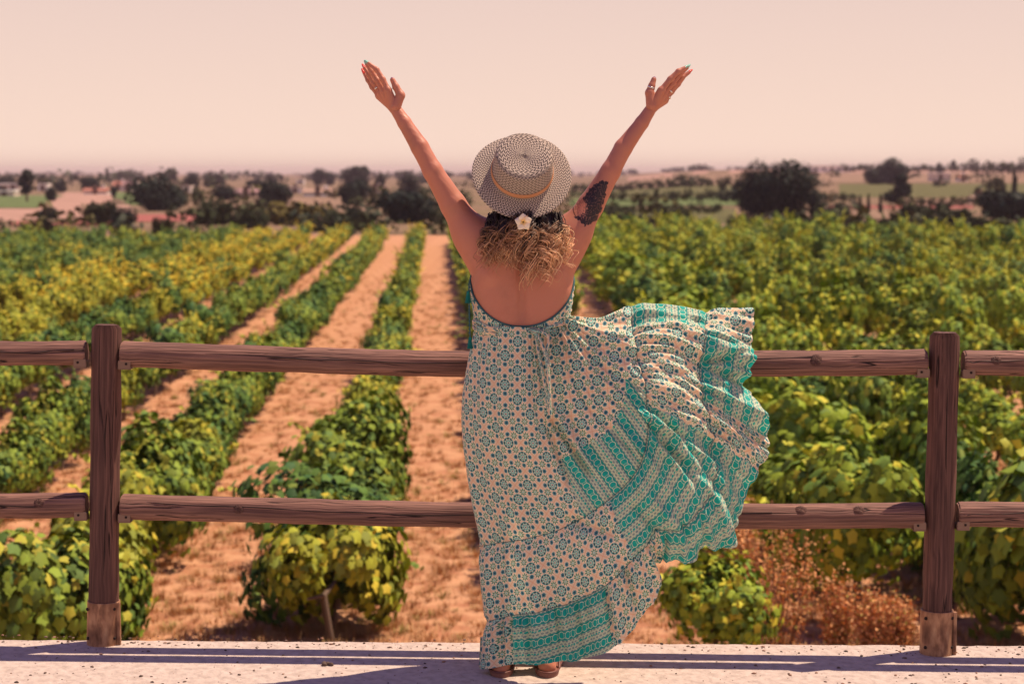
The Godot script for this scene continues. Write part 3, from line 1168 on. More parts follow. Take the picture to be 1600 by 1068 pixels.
func build_deck() -> void:
	var rough := noise(9.0, 81, 4)
	var mb := MB.new()
	var xs := spaced(-7.0, 7.0, 0.035, 1.0)
	var depth := [0.0, 0.004, 0.012, 0.05, 0.2, 0.5, 1.2, 3.0, 9.0]
	var w := depth.size()
	for x in xs:
		var edge := -0.086 - 0.022 * x + 0.007 * rough.get_noise_2d(x * 3.0, 0) + 0.006 * rough.get_noise_2d(x * 0.6, 9)
		for k in w:
			var drop: float = [0.016, 0.006, 0.0015, 0.0, 0.0, 0.0, 0.0, 0.0, 0.0][k]
			mb.vert(Vector3(x, deck_y(x) - drop - 0.003 * absf(rough.get_noise_2d(x * 6.0, k * 3.0)) * (1.0 if k < 3 else 0.3), edge + depth[k]), Vector3.UP)
	for i in xs.size() - 1:
		for k in w - 1:
			var a := i * w + k
			mb.tri(a, a + 1, a + w + 1)
			mb.tri(a, a + w + 1, a + w)
	mb.smooth()
	var deck := structure(put("concrete_deck", mb, M.concrete))
	deck.name = "concrete_deck"
	mb = MB.new()
	for x in xs:
		var edge := -0.086 - 0.022 * x + 0.007 * rough.get_noise_2d(x * 3.0, 0) + 0.006 * rough.get_noise_2d(x * 0.6, 9)
		mb.vert(Vector3(x, deck_y(x) - 0.016, edge), Vector3.FORWARD)
		mb.vert(Vector3(x, -2.6, edge - 0.05), Vector3.FORWARD)
	for i in xs.size() - 1:
		mb.tri(i * 2, i * 2 + 1, i * 2 + 3)
		mb.tri(i * 2, i * 2 + 3, i * 2 + 2)
	structure(put("retaining_wall", mb, M.wall))
	# grit and crumbs of earth on the concrete
	var r := RandomNumberGenerator.new()
	r.seed = 33
	var grain := MB.new()
	var ico := []
	for k in 24:
		var t := (k + 0.5) / 24.0
		var a := k * 2.39996
		var y := 1.0 - 2.0 * t
		ico.append(Vector3(cos(a) * sqrt(1 - y * y), y * 0.55, sin(a) * sqrt(1 - y * y) * 0.75) * r.randf_range(0.75, 1.1))
	grain.lathe([Vector2(0.0, 0.45), Vector2(0.6, 0.32), Vector2(1.0, 0.0), Vector2(0.7, -0.2), Vector2(0.0, -0.2)], 7, Transform3D(Basis(Vector3(1, 0, 0), Vector3(0, 1, 0.1), Vector3(0.2, 0, 0.65)), Vector3.ZERO))
	for k in grain.v.size():
		grain.v[k] *= 1.0 + 0.25 * sin(grain.v[k].x * 9.0 + grain.v[k].z * 5.0)
	grain.smooth()
	var mm := MultiMesh.new()
	mm.transform_format = MultiMesh.TRANSFORM_3D
	mm.use_colors = true
	mm.mesh = grain.mesh(M.pebble)
	var n := 1500
	mm.instance_count = n
	for k in n:
		var z := r.randf_range(-0.10, 0.75)
		if r.randf() < 0.35:
			z = r.randf_range(-0.09, 0.03)
		var x := r.randf_range(-2.3, 2.3)
		if r.randf() < 0.12:
			x = (-1.32 if r.randf() < 0.5 else 1.37) + r.randfn() * 0.10
		var s := 0.0016 + 0.0062 * pow(r.randf(), 3.5)
		mm.set_instance_transform(k, Transform3D(Basis.from_euler(Vector3(r.randf_range(-0.3, 0.3), r.randf() * TAU, 0)).scaled(Vector3.ONE * s), Vector3(x, deck_y(x) + s * 0.15, z)))
		mm.set_instance_color(k, Color(1, 1, 1) * r.randf_range(0.5, 1.6) if r.randf() < 0.8 else Color(2.6, 2.2, 1.9))
	var grit := MultiMeshInstance3D.new()
	grit.name = "grit"
	grit.multimesh = mm
	add_child(grit)
	tag(grit, "dark crumbs of earth and grit scattered on the concrete deck", "grit", "", "stuff")
	# a crumbling clod left of the woman
	mb = MB.new()
	for k in 9:
		var f := Transform3D(Basis.from_euler(Vector3(r.randf(), r.randf() * 6.0, r.randf())).scaled(Vector3.ONE * r.randf_range(0.005, 0.010)), Vector3(r.randf_range(-0.014, 0.014), 0.004, r.randf_range(-0.008, 0.008)))
		mb.col = Color(3.6, 3.0, 2.4) * r.randf_range(0.7, 1.1)
		mb.lathe([Vector2(0.0, 0.8), Vector2(0.7, 0.5), Vector2(1.0, 0.0), Vector2(0.6, -0.6), Vector2(0.0, -0.8)], 7, f)
	var clod := put("earth_clod", mb, M.pebble)
	clod.position = Vector3(-0.575, deck_y(-0.575), 0.25)
	tag(clod, "small crumbly clod of earth on the deck left of the woman", "clod")


func log_shape(pts: Array, radius: float, s: int, chamfer: float, long: float) -> MB:
	# a peeled round log: pts along its axis, uneven radius, chamfered ends
	var r := noise(1.4, s, 3)
	var path := []
	var rads := []
	var n := pts.size() - 1
	var count := int(long / 0.045)
	for k in count + 1:
		var t := float(k) / count * n
		var l := mini(int(t), n - 1)
		var p := catmull(pts[maxi(l - 1, 0)], pts[l], pts[l + 1], pts[mini(l + 2, n)], t - l)
		path.append(p)
		rads.append(radius * (1.0 + 0.05 * r.get_noise_1d(k * 0.12)))
	var a: Vector3 = path[0]
	var b: Vector3 = path[count]
	path.insert(0, a)
	rads.insert(0, radius - chamfer)
	path[1] = a + (path[2] - a).normalized() * chamfer
	path.append(b)
	rads.append(radius - chamfer)
	path[count + 1] = b - (b - path[count]).normalized() * chamfer
	var mb := MB.new()
	mb.tube(path, rads, 28, true, 1.0)
	var bump := noise(1.0, s + 7, 3)
	for k in mb.v.size():
		var q := mb.v[k]
		mb.v[k] = q + mb.n[k] * 0.0022 * bump.get_noise_3d(q.x * (4.0 if long > 1.2 else 26.0), q.y * (26.0 if long > 1.2 else 4.0), q.z * 26.0)
		mb.uv[k] = Vector2(mb.uv[k].x + s * 0.37, mb.uv[k].y / 2.8 + (0.0 if long > 1.2 else 0.14 * (s % 4)))
	return mb


func build_fence() -> void:
	var f := thing("wooden_fence", "rustic brown log fence of two rails along the deck edge behind the woman", "fence", Vector3(0.03, 0, 0))
	# posts: foot, head
	var posts := [[Vector3(-1.327, 0.010, 0), Vector3(-1.297, 1.052, 0)], [Vector3(1.377, -0.020, 0), Vector3(1.386, 1.027, 0)], [Vector3(-4.02, 0.043, 0), Vector3(-4.01, 1.085, 0)], [Vector3(4.07, -0.052, 0), Vector3(4.08, 0.99, 0)]]
	var shift := Vector3(-0.03, 0, 0)
	for k in 4:
		var a: Vector3 = posts[k][0]
		var b: Vector3 = posts[k][1]
		var axis := (b - a).normalized()
		var mb := log_shape([a + shift + Vector3(0, 0.004, 0), a.lerp(b, 0.4) + shift, a.lerp(b, 0.75) + shift, b + shift], 0.0475, 3 + k, 0.012, 1.05)
		var post := put("post", mb, M.post_wood, f)
		# the drying crack down the front of the post
		mb = MB.new()
		var crack := []
		for i in 16:
			var t := i / 15.0
			var ang := 0.15 + 0.10 * sin(t * 5.0 + k)
			crack.append(a.lerp(b, lerpf(0.2, 0.97, t)) + shift + Vector3(sin(ang), 0, cos(ang)) * 0.0462)
		mb.tube(crack, [0.0006, 0.0012, 0.0022, 0.0016, 0.0024, 0.0020, 0.0026, 0.0016, 0.0022, 0.0028, 0.0022, 0.0026, 0.0018, 0.0014, 0.0010, 0.0006], 5, false)
		put("crack", mb, M.bolt, post)
		# steel sleeve round the foot
		mb = MB.new()
		var fr := Transform3D(Basis(axis.cross(Vector3.BACK).normalized(), axis, Vector3.BACK), a + shift)
		mb.lathe([Vector2(0.0488, 0.147), Vector2(0.0518, 0.147), Vector2(0.0526, 0.145), Vector2(0.0530, 0.004)], 48, fr)
		var sleeve := put("sleeve", mb, M.rust, post)
		# its flange on the side, with bolts through it
		mb = MB.new()
		mb.box(a + shift + Vector3(0.0545, 0.073, 0.012), Vector3(0.012, 0.140, 0.006), 0.0012)
		mb.box(a + shift + Vector3(0.0545, 0.073, 0.022), Vector3(0.012, 0.140, 0.006), 0.0012)
		put("flange", mb, M.rust, post)
		for q: Vector2 in [Vector2(-0.9, 0.125), Vector2(-0.9, 0.030), Vector2(0.95, 0.125), Vector2(0.95, 0.030)]:
			mb = MB.new()
			var dir := Vector3(sin(q.x), 0, cos(q.x))
			var side := dir.cross(Vector3.UP)
			mb.lathe([Vector2(0.0, 0.006), Vector2(0.0045, 0.005), Vector2(0.006, 0.002), Vector2(0.006, 0.0)], 6, Transform3D(Basis(side, dir, side.cross(dir)), a + shift + dir * 0.0525 + Vector3(0, q.y, 0)))
			put("bolt", mb, M.bolt, post)
		mb = MB.new()
		mb.box(a + shift + Vector3(-0.004, -0.006, 0.004), Vector3(0.135, 0.008, 0.130), 0.0015)
		put("base_plate", mb, M.rust, post)
	var rails := [
		[[Vector3(-3.96, 0.975, 0), Vector3(-2.6, 0.962, 0), Vector3(-1.65, 0.960, 0), Vector3(-1.362, 0.962, 0)], 0.0395],
		[[Vector3(-1.252, 0.958, 0), Vector3(-0.697, 0.939, 0), Vector3(-0.133, 0.925, 0), Vector3(0.763, 0.926, 0), Vector3(1.328, 0.932, 0)], 0.0415],
		[[Vector3(1.445, 0.930, 0), Vector3(1.66, 0.927, 0), Vector3(2.8, 0.91, 0), Vector3(4.02, 0.905, 0)], 0.0410],
		[[Vector3(-3.97, 0.490, 0), Vector3(-2.6, 0.468, 0), Vector3(-1.65, 0.466, 0), Vector3(-1.371, 0.470, 0)], 0.0400],
		[[Vector3(-1.260, 0.464, 0), Vector3(-0.7, 0.449, 0), Vector3(-0.124, 0.436, 0), Vector3(0.784, 0.432, 0), Vector3(1.326, 0.436, 0)], 0.0410],
		[[Vector3(1.436, 0.438, 0), Vector3(1.65, 0.437, 0), Vector3(2.8, 0.42, 0), Vector3(4.02, 0.41, 0)], 0.0405],
	]
	for k in 6:
		var pts: Array = rails[k][0].map(func(p): return p + shift)
		var mb := log_shape(pts, rails[k][1], 20 + k, 0.006, 2.7)
		var rail := put("rail", mb, M.wood, f)
		# knots and a long drying crack along the lit side
		var r := RandomNumberGenerator.new()
		r.seed = 700 + k
		for i in 3:
			var t := r.randf_range(0.08, 0.92)
			var n := pts.size() - 1
			var l := mini(int(t * n), n - 1)
			var p: Vector3 = pts[l].lerp(pts[l + 1], t * n - l)
			var ang := r.randf_range(-0.1, 0.8)
			var out := Vector3(0, sin(ang), cos(ang))
			var s := out.cross(Vector3.RIGHT)
			mb = MB.new()
			mb.lathe([Vector2(0.0, 0.0004), Vector2(0.004, 0.0016), Vector2(0.009, 0.0014), Vector2(0.014, -0.0012)], 14, Transform3D(Basis(Vector3.RIGHT * 1.4, out, s), p + out * (rails[k][1] - 0.0006)))
			put("knot", mb, M.post_wood, rail)
		mb = MB.new()
		var line := []
		var t0 := r.randf_range(0.02, 0.25)
		var t1 := r.randf_range(0.7, 0.96)
		for i in 40:
			var t := lerpf(t0, t1, i / 39.0)
			var n := pts.size() - 1
			var l := mini(int(t * n), n - 1)
			var p := catmull(pts[maxi(l - 1, 0)], pts[l], pts[l + 1], pts[mini(l + 2, n)], t * n - l)
			var ang := 0.35 + 0.22 * sin(t * 7.0 + k * 2.0) + 0.05 * sin(t * 40.0)
			line.append(p + Vector3(0, sin(ang), cos(ang)) * (rails[k][1] - 0.0003))
		mb.tube(line, [0.0004, 0.001, 0.0014, 0.0018, 0.0012, 0.0016, 0.002, 0.0018, 0.0014, 0.0018], 5, false)
		put("crack", mb, M.bolt, rail)
	# brackets that hold the rail ends to the posts
	for q in [[-1.378, 0.962, 1.0], [-1.236, 0.957, -1.0], [1.312, 0.931, 1.0], [1.458, 0.929, -1.0], [-1.386, 0.470, 1.0], [-1.245, 0.463, -1.0], [1.310, 0.436, 1.0], [1.450, 0.438, -1.0]]:
		var mb := MB.new()
		var at := Vector3(q[0], q[1] - 0.030, 0.034) + shift
		mb.box(at, Vector3(0.040, 0.026, 0.004), 0.001)
		mb.box(at + Vector3(0, -0.0145, -0.022), Vector3(0.040, 0.004, 0.046), 0.001)
		mb.box(at + Vector3(q[2] * 0.0195, -0.004, -0.015), Vector3(0.004, 0.022, 0.030), 0.001)
		var bracket := put("bracket", mb, M.bracket, f)
		mb = MB.new()
		mb.lathe([Vector2(0.0, 0.004), Vector2(0.003, 0.0035), Vector2(0.0042, 0.0015), Vector2(0.0042, 0.0)], 8, Transform3D(Basis(Vector3.RIGHT, Vector3.BACK, Vector3.DOWN), at + Vector3(-q[2] * 0.006, 0.002, 0.002)))
		put("screw", mb, M.bolt, bracket)


# ---------------------------------------------------------------- the woman
var bones := []
var blend := 0.03
var groove := false


func field(p: Vector3, list: PackedInt32Array) -> float:
	var d := 1e3
	for i in list:
		var b: Array = bones[i]
		var a: Vector3 = b[0]
		var ab: Vector3 = b[1]
		var t := clampf((p - a).dot(ab) * b[2], 0.0, 1.0)
		var e: float = (p - a - ab * t).length() - (b[3] + t * b[4])
		var k: float = b[5]
		var h := maxf(k - absf(d - e), 0.0)
		d = minf(d, e) - h * h / (4.0 * k)
	if groove and p.z > 0.27 and absf(p.x - 0.0295) < 0.06:
		var g := (p.x - 0.0295) / 0.013
		d += 0.0105 * exp(-g * g) * smoothstep(1.06, 1.12, p.y) * smoothstep(1.36, 1.26, p.y)
	return d


func set_bones(raw: Array, k: float) -> void:
	bones = []
	blend = k
	for r in raw:
		var a := Vector3(r[0], r[1], r[2])
		var ab := Vector3(r[3], r[4], r[5]) - a
		bones.append([a, ab, 1.0 / maxf(ab.length_squared(), 1e-9), r[6], r[7] - r[6], r[8] if r.size() > 8 else k])


func nets(mb: MB, h: float) -> void:
	# surface nets over the blocks of 4 x 4 x 4 cells that the surface may cross
	var size := 4.0 * h
	var reach := size * 0.87
	var blocks := {}
	for i in bones.size():
		var b: Array = bones[i]
		var a: Vector3 = b[0]
		var e: Vector3 = a + b[1]
		var r: float = maxf(b[3], b[3] + b[4]) + blend * 2.2 + h
		var lo := ((a.min(e) - Vector3.ONE * r) / size).floor()
		var hi := ((a.max(e) + Vector3.ONE * r) / size).floor()
		for x in range(int(lo.x), int(hi.x) + 1):
			for y in range(int(lo.y), int(hi.y) + 1):
				for z in range(int(lo.z), int(hi.z) + 1):
					var key := Vector3i(x, y, z)
					var c := (Vector3(key) + Vector3.ONE * 0.5) * size
					var t := clampf((c - a).dot(b[1]) * b[2], 0.0, 1.0)
					if (c - a - b[1] * t).length() - (b[3] + t * b[4]) < reach + blend * 2.2:
						if not blocks.has(key):
							blocks[key] = PackedInt32Array()
						blocks[key].push_back(i)
	var cells := {}
	var edges := []
	var vals := PackedFloat32Array()
	vals.resize(125)
	var step := [25, 5, 1]
	for key: Vector3i in blocks:
		var list: PackedInt32Array = blocks[key]
		var base := Vector3(key) * size
		if absf(field(base + Vector3.ONE * size * 0.5, list)) > reach + blend:
			continue
		var n := 0
		for x in 5:
			for y in 5:
				for z in 5:
					vals[n] = field(base + Vector3(x, y, z) * h, list)
					n += 1
		for x in 4:
			for y in 4:
				for z in 4:
					var o := x * 25 + y * 5 + z
					var s := vals[o] < 0.0
					var cell := key * 4 + Vector3i(x, y, z)
					for axis in 3:
						var s2: bool = vals[o + step[axis]] < 0.0
						if s2 != s:
							edges.append([cell, axis, s])
					var sum := Vector3.ZERO
					var hits := 0
					for k in 12:
						# the twelve edges of the cell
						var ax := k / 4
						var u := k % 2
						var w := (k / 2) % 2
						var st: int = o + u * step[(ax + 1) % 3] + w * step[(ax + 2) % 3]
						var va := vals[st]
						var vb: float = vals[st + step[ax]]
						if (va < 0.0) != (vb < 0.0):
							var q := Vector3.ZERO
							q[(ax + 1) % 3] = u
							q[(ax + 2) % 3] = w
							q[ax] = va / (va - vb)
							sum += q
							hits += 1
					if hits:
						cells[cell] = mb.vert(base + (Vector3(x, y, z) + sum / hits) * h, Vector3.UP)
	for e in edges:
		var cell: Vector3i = e[0]
		var i := Vector3i.ZERO
		var j := Vector3i.ZERO
		i[(e[1] + 1) % 3] = 1
		j[(e[1] + 2) % 3] = 1
		var a: int = cells.get(cell, -1)
		var b: int = cells.get(cell - i, -1)
		var c: int = cells.get(cell - i - j, -1)
		var d: int = cells.get(cell - j, -1)
		if a < 0 or b < 0 or c < 0 or d < 0:
			continue
		if e[2]:
			mb.idx.append_array([a, c, b, a, d, c])
		else:
			mb.idx.append_array([a, b, c, a, c, d])


func part(called: String, mb: MB, m: Material, parent: Node3D) -> MeshInstance3D:
	# a part of the woman, modelled where it stands
	var o := put(called, mb, m, parent)
	if parent.get_parent() == self:
		o.position = -WOMAN
	return o


func catmull(a: Vector3, b: Vector3, c: Vector3, d: Vector3, t: float) -> Vector3:
	return b + 0.5 * t * (c - a + t * (2.0 * a - 5.0 * b + 4.0 * c - d + t * (3.0 * (b - c) + d - a)))


func build_body(w: Node3D) -> void:
	var mb := MB.new()
	groove = true
	set_bones(torso_bones, 0.036)
	nets(mb, 0.006)
	groove = false
	set_bones(leg_bones, 0.02)
	nets(mb, 0.010)
	set_bones(head_bones, 0.02)
	nets(mb, 0.008)
	set_bones(foot_bones, 0.012)
	nets(mb, 0.0045)
	for hand in [left_hand_bones, right_hand_bones]:
		set_bones(hand, 0.0055)
		nets(mb, 0.0026)
	mb.smooth()
	var blotch := noise(9.0, 41, 3)
	var fine := noise(60.0, 42, 2)
	for k in mb.v.size():
		var p := mb.v[k]
		mb.uv[k] = Vector2((p.x - 0.176) / 0.136, (1.516 - p.y) / 0.176)
		var t := 1.0 + 0.15 * blotch.get_noise_3dv(p) + 0.05 * fine.get_noise_3dv(p)
		var red := 1.0 + 0.06 * blotch.get_noise_3dv(p + Vector3.ONE * 7.0)
		var c := Color(t * red, t, t)
		# a mole between the shoulder blades
		if Vector2(p.x - 0.0345, p.y - 1.219).length() < 0.0045 and p.z > 0.27:
			c = Color(0.25, 0.22, 0.25)
		# the scalp, dark with combed-up hair
		if p.y > 1.405 and p.z > 0.20 and absf(p.x - 0.028) < 0.096:
			c = Color(0.04, 0.09, 0.13)
		mb.c[k] = c
	part("body", mb, M.skin, w)


func fold(p: Vector2, a: Vector2, b: Vector2, width: float) -> float:
	var ab := b - a
	var t := clampf((p - a).dot(ab) / ab.length_squared(), 0.0, 1.0)
	var d := (p - a - ab * t).length() / width
	return exp(-d * d) * smoothstep(0.0, 0.15, t) * smoothstep(1.0, 0.7, t)


func build_dress(w: Node3D) -> void:
	var dress := Node3D.new()
	dress.name = "dress"
	w.add_child(dress)
	dress.position = -WOMAN
	var ribs := back_ribs + front_ribs
	var nb := back_ribs.size()
	var nr := ribs.size()
	var per := 18
	var per_front := 8
	# columns: [rib position, is it on the near side]
	var cols := []
	for r in nr:
		var n := per if r < nb - 1 else per_front
		for k in n:
			cols.append(r + float(k) / n)
	cols.append(float(nr))
	# rows over the seven levels
	var rows := []
	for l in 6:
		var n: int = [9, 9, 10, 8, 8, 12][l]
		for k in n:
			rows.append(l + float(k) / n)
	rows.append(6.0)
	var nc := cols.size()
	var nw := rows.size()
	var wav := noise(1.0, 51, 3)
	var P := []
	for ci in nc:
		var s: float = cols[ci]
		var r := int(s) % nr
		var f := s - int(s)
		var spline := []
		for l in 7:
			var c: Vector3 = ribs[(r + 1) % nr][l]
			spline.append(catmull(ribs[(r + nr - 1) % nr][l], ribs[r][l], c, ribs[(r + 2) % nr][l], f))
		var column := PackedVector3Array()
		for ri in nw:
			var t: float = rows[ri]
			var l := mini(int(t), 5)
			column.push_back(catmull(spline[maxi(l - 1, 0)], spline[l], spline[l + 1], spline[mini(l + 2, 6)], t - l))
		P.append(column)
	# folds, gathers and ruffles push the cloth along its normal
	var Q := []
	for ci in nc:
		var s: float = cols[ci]
		var near := smoothstep(0.0, 0.6, s) * smoothstep(nb - 0.9, nb - 1.6, s)
		var column := PackedVector3Array()
		for ri in nw:
			var t: float = rows[ri]
			var p: Vector3 = P[ci][ri]
			var du: Vector3 = P[(ci + 1) % nc if ci < nc - 1 else 1][ri] - P[ci - 1 if ci > 0 else nc - 2][ri]
			var dv: Vector3 = P[ci][mini(ri + 1, nw - 1)] - P[ci][maxi(ri - 1, 0)]
			var n := dv.cross(du)
			n = n.normalized() if n.length_squared() > 1e-14 else Vector3.BACK
			if n.z < 0.0 and s < nb - 1:
				n = -n
			var x := Vector2(p.x, p.y)
			var d := 0.0
			var flare := smoothstep(4.2, 7.0, s) * smoothstep(nr, nb + 2.0, s)
			var low := t / 6.0
			# long soft folds that run from the waist outwards
			d += (wav.get_noise_2d(s * 1.3, t * 0.16) * (0.007 + 0.036 * low * (0.35 + 0.6 * flare))) * near
			d += (absf(wav.get_noise_2d(s * 1.7 + 40.0, t * 0.30)) - 0.2) * 0.040 * low * (0.35 + 0.5 * flare) * near
			d += wav.get_noise_2d(s * 9.0, t * 0.9) * 0.0035 * (0.4 + 0.5 * flare)
			# gathers under the waist and the two seams
			var g1 := sin(s * 17.0 + 3.0 * wav.get_noise_2d(s * 4.0, 5.0)) + 0.6 * sin(s * 29.0 + 1.0)
			d += 0.0016 * g1 * smoothstep(1.2, 0.1, t)
			if t > 3.0:
				d += 0.0026 * g1 * exp(-(t - 3.0) * 2.2) * smoothstep(3.0, 3.12, t)
				d += 0.011 * smoothstep(3.0, 3.35, t)
			if t > 5.0:
				d += (0.0035 + 0.0055 * (1.0 - flare)) * (g1 + sin(s * 21.0 + 1.0)) * exp(-(t - 5.0) * 1.2) * smoothstep(5.0, 5.1, t)
				d += 0.009 * smoothstep(5.0, 5.3, t)
				var ruf := smoothstep(5.0, 6.0, t)
				d += ruf * (0.016 * sin(s * 5.0 + 2.0 * wav.get_noise_2d(s * 2.0, 9.0)) + 0.004 * sin(s * 13.0)) * (0.35 + flare) * (near * 0.8 + 0.2)
			d -= 0.008 * (exp(-pow((t - 3.0) / 0.05, 2.0)) + exp(-pow((t - 5.0) / 0.06, 2.0)))
			if s < nb - 1:
				# the deep creases of the blown cloth
				d -= 0.030 * fold(x, Vector2(0.100, 0.825), Vector2(0.262, 0.600), 0.011)
				d += 0.022 * fold(x, Vector2(0.112, 0.835), Vector2(0.275, 0.610), 0.014)
				d -= 0.022 * fold(x, Vector2(0.098, 0.800), Vector2(0.190, 0.560), 0.009)
				d -= 0.028 * fold(x, Vector2(0.385, 0.870), Vector2(0.600, 0.640), 0.011)
				d += 0.020 * fold(x, Vector2(0.385, 0.850), Vector2(0.585, 0.620), 0.013)
				d -= 0.022 * fold(x, Vector2(0.405, 0.800), Vector2(0.560, 0.590), 0.010)
				d += 0.016 * fold(x, Vector2(0.400, 0.780), Vector2(0.545, 0.575), 0.012)
				d -= 0.020 * fold(x, Vector2(0.150, 0.500), Vector2(0.330, 0.450), 0.012)
				d -= 0.024 * fold(x, Vector2(0.350, 0.560), Vector2(0.470, 0.430), 0.012)
				d -= 0.030 * fold(x, Vector2(0.570, 0.960), Vector2(0.725, 0.985), 0.010)
				d -= 0.014 * fold(x, Vector2(0.090, 1.050), Vector2(0.110, 0.820), 0.008)
				d -= 0.010 * fold(x, Vector2(0.070, 1.060), Vector2(0.095, 0.860), 0.006)
			else:
				d *= 0.5
			var keep := smoothstep(0.0, 0.12, absf(s - (nb - 1))) * smoothstep(0.0, 0.12, minf(s, nr - s)) * 0.7 + 0.3
			column.push_back(p + n * d * keep)
		Q.append(column)
	for ri in nw:
		Q[nc - 1][ri] = Q[0][ri]
	# normals over the whole sheet, so that the pieces meet without a break
	var N := []
	for ci in nc:
		var column := PackedVector3Array()
		for ri in nw:
			var du: Vector3 = Q[(ci + 1) if ci < nc - 1 else 1][ri] - Q[ci - 1 if ci > 0 else nc - 2][ri]
			var dv: Vector3 = Q[ci][mini(ri + 1, nw - 1)] - Q[ci][maxi(ri - 1, 0)]
			column.push_back(dv.cross(du).normalized())
		N.append(column)
	# how far along and down the cloth each point lies
	var U := []
	var L := []
	var ref := 2 * per
	for ci in nc:
		var a := PackedFloat32Array()
		var b := PackedFloat32Array()
		a.resize(nw)
		b.resize(nw)
		U.append(a)
		L.append(b)
	for ri in nw:
		for ci in range(ref + 1, nc):
			U[ci][ri] = U[ci - 1][ri] + P[ci][ri].distance_to(P[ci - 1][ri])
		for ci in range(ref - 1, -1, -1):
			U[ci][ri] = U[ci + 1][ri] - P[ci][ri].distance_to(P[ci + 1][ri])
	for ci in nc:
		for ri in range(1, nw):
			L[ci][ri] = L[ci][ri - 1] + P[ci][ri].distance_to(P[ci][ri - 1])
	# pieces: [name, first rib, last rib, first level, last level, border print?, kind of mapping]
	var pieces := [
		["skirt_panel", 0.0, 4.0, 0.0, 3.0, 0, 0],
		["flare_panel", 4.0, 11.0, 0.0, 1.667, 0, 1],
		["flare_border", 4.0, 9.5, 1.667, 3.0, 1, 1],
		["flare_panel", 9.5, 11.0, 1.667, 3.0, 0, 1],
		["flare_panel", 11.0, 13.0, 0.0, 3.0, 0, 1],
		["middle_tier", 0.0, 5.0, 3.0, 5.0, 0, 2],
		["middle_tier_border", 5.0, 9.0, 3.0, 5.0, 1, 2],
		["middle_tier", 9.0, 12.0, 3.0, 5.0, 0, 2],
		["middle_tier_border", 12.0, 13.0, 3.0, 5.0, 1, 2],
		["hem_ruffle", 0.0, 1.0, 5.0, 6.0, 0, 2],
		["hem_ruffle_border", 1.0, 4.0, 5.0, 6.0, 1, 2],
		["hem_ruffle", 4.0, 6.0, 5.0, 6.0, 0, 2],
		["hem_ruffle_border", 6.0, 9.0, 5.0, 6.0, 1, 2],
		["hem_ruffle", 9.0, 10.0, 5.0, 6.0, 0, 2],
		["hem_ruffle_border", 10.0, 12.0, 5.0, 6.0, 1, 2],
		["hem_ruffle", 12.0, 13.0, 5.0, 6.0, 0, 2],
		["far_side", nb + 4.0, float(nr), 0.0, 3.0, 0, 0],
		["far_side", nb + 4.0, float(nr), 3.0, 6.0, 0, 2],
	]
	for piece in pieces:
		var c0 := 0
		while c0 < nc - 1 and cols[c0] < piece[1] - 0.001:
			c0 += 1
		var c1 := nc - 1
		while c1 > 0 and cols[c1] > piece[2] + 0.001:
			c1 -= 1
		var r0 := 0
		while rows[r0] < piece[3] - 0.051:
			r0 += 1
		var r1 := nw - 1
		while rows[r1] > piece[4] + 0.051:
			r1 -= 1
		# neighbours share their border columns
		while c1 < nc - 1 and cols[c1] < piece[2] - 0.001:
			c1 += 1
		var mb := MB.new()
		var wide := r1 - r0 + 1
		for ci in range(c0, c1 + 1):
			for ri in range(r0, r1 + 1):
				var uv := Vector2(U[ci][ri], L[ci][ri])
				if piece[6] == 1:
					# the blown panel hangs on the slant
					var q := Vector2(Q[ci][ri].x - 0.2, Q[ci][ri].y - 0.9).rotated(0.62 if piece[5] == 0 else 0.95)
					uv = Vector2(q.x, -q.y)
				elif piece[6] == 2:
					uv = Vector2(U[ci][(r0 * 2 + r1) / 3], L[ci][ri] - L[ci][r0])
				uv /= Vector2(0.100, 0.068) if piece[5] else Vector2(0.075, 0.088)
				mb.vert(Q[ci][ri], N[ci][ri], uv)
		for ci in c1 - c0:
			for ri in r1 - r0:
				var a := ci * wide + ri
				mb.tri(a, a + 1, a + wide + 1)
				mb.tri(a, a + wide + 1, a + wide)
		part(piece[0], mb, M.border if piece[5] else M.cloth, dress)
	# corded seams between the tiers
	for level in [3.0, 5.0]:
		var at := 0
		while rows[at] < level - 0.01:
			at += 1
		var cord := []
		for ci in nc:
			if cols[ci] <= nb - 1:
				cord.append(Q[ci][at] + N[ci][at] * (0.001 if N[ci][at].z > 0.0 else -0.001))
		var seam := MB.new()
		seam.tube(cord, [0.0008, 0.0013, 0.0010], 5, false, 20.0)
		part("seam", seam, M.cord, dress)
	# bodice: the cloth that wraps the ribs and rises at the sides
	set_bones(torso_bones, 0.036)
	var all := PackedInt32Array(range(bones.size()))
	var mb := MB.new()
	var around := 96
	var down := 18
	for k in around + 1:
		var a := TAU * k / around
		var back := maxf(cos(a), 0.0)  # 1 where the bare back is lowest
		var side := absf(sin(a))
		var top := 1.073 + 0.132 * pow(1.0 - back, 1.5)
		if cos(a) < 0.0:
			top = lerpf(1.205, 1.30, smoothstep(0.0, 0.6, -cos(a)))
		for r in down + 1:
			var y := lerpf(top, 1.045, float(r) / down)
			var dir := Vector3(sin(a), 0, cos(a))
			var lo := 0.03
			var hi := 0.24
			for b in 11:
				var mid := (lo + hi) * 0.5
				if field(Vector3(0.0295, y, 0.25) + dir * mid, all) < 0.0:
					lo = mid
				else:
					hi = mid
			var puff := 0.005 + 0.0022 * sin(y * 420.0 + sin(a * 3.0) * 2.0) + 0.0015 * sin(a * 41.0)
			if r == 0:
				puff = 0.0015
			var at := Vector3(0.0295, y, 0.25) + dir * (lo + puff)
			mb.vert(at, dir, Vector2(a * 0.15 / 0.083, y / 0.098))
	for k in around:
		for r in down:
			var i := k * (down + 1) + r
			mb.tri(i, i + 1, i + down + 2)
			mb.tri(i, i + down + 2, i + down + 1)
	mb.smooth()
	part("bodice", mb, M.cloth, dress)
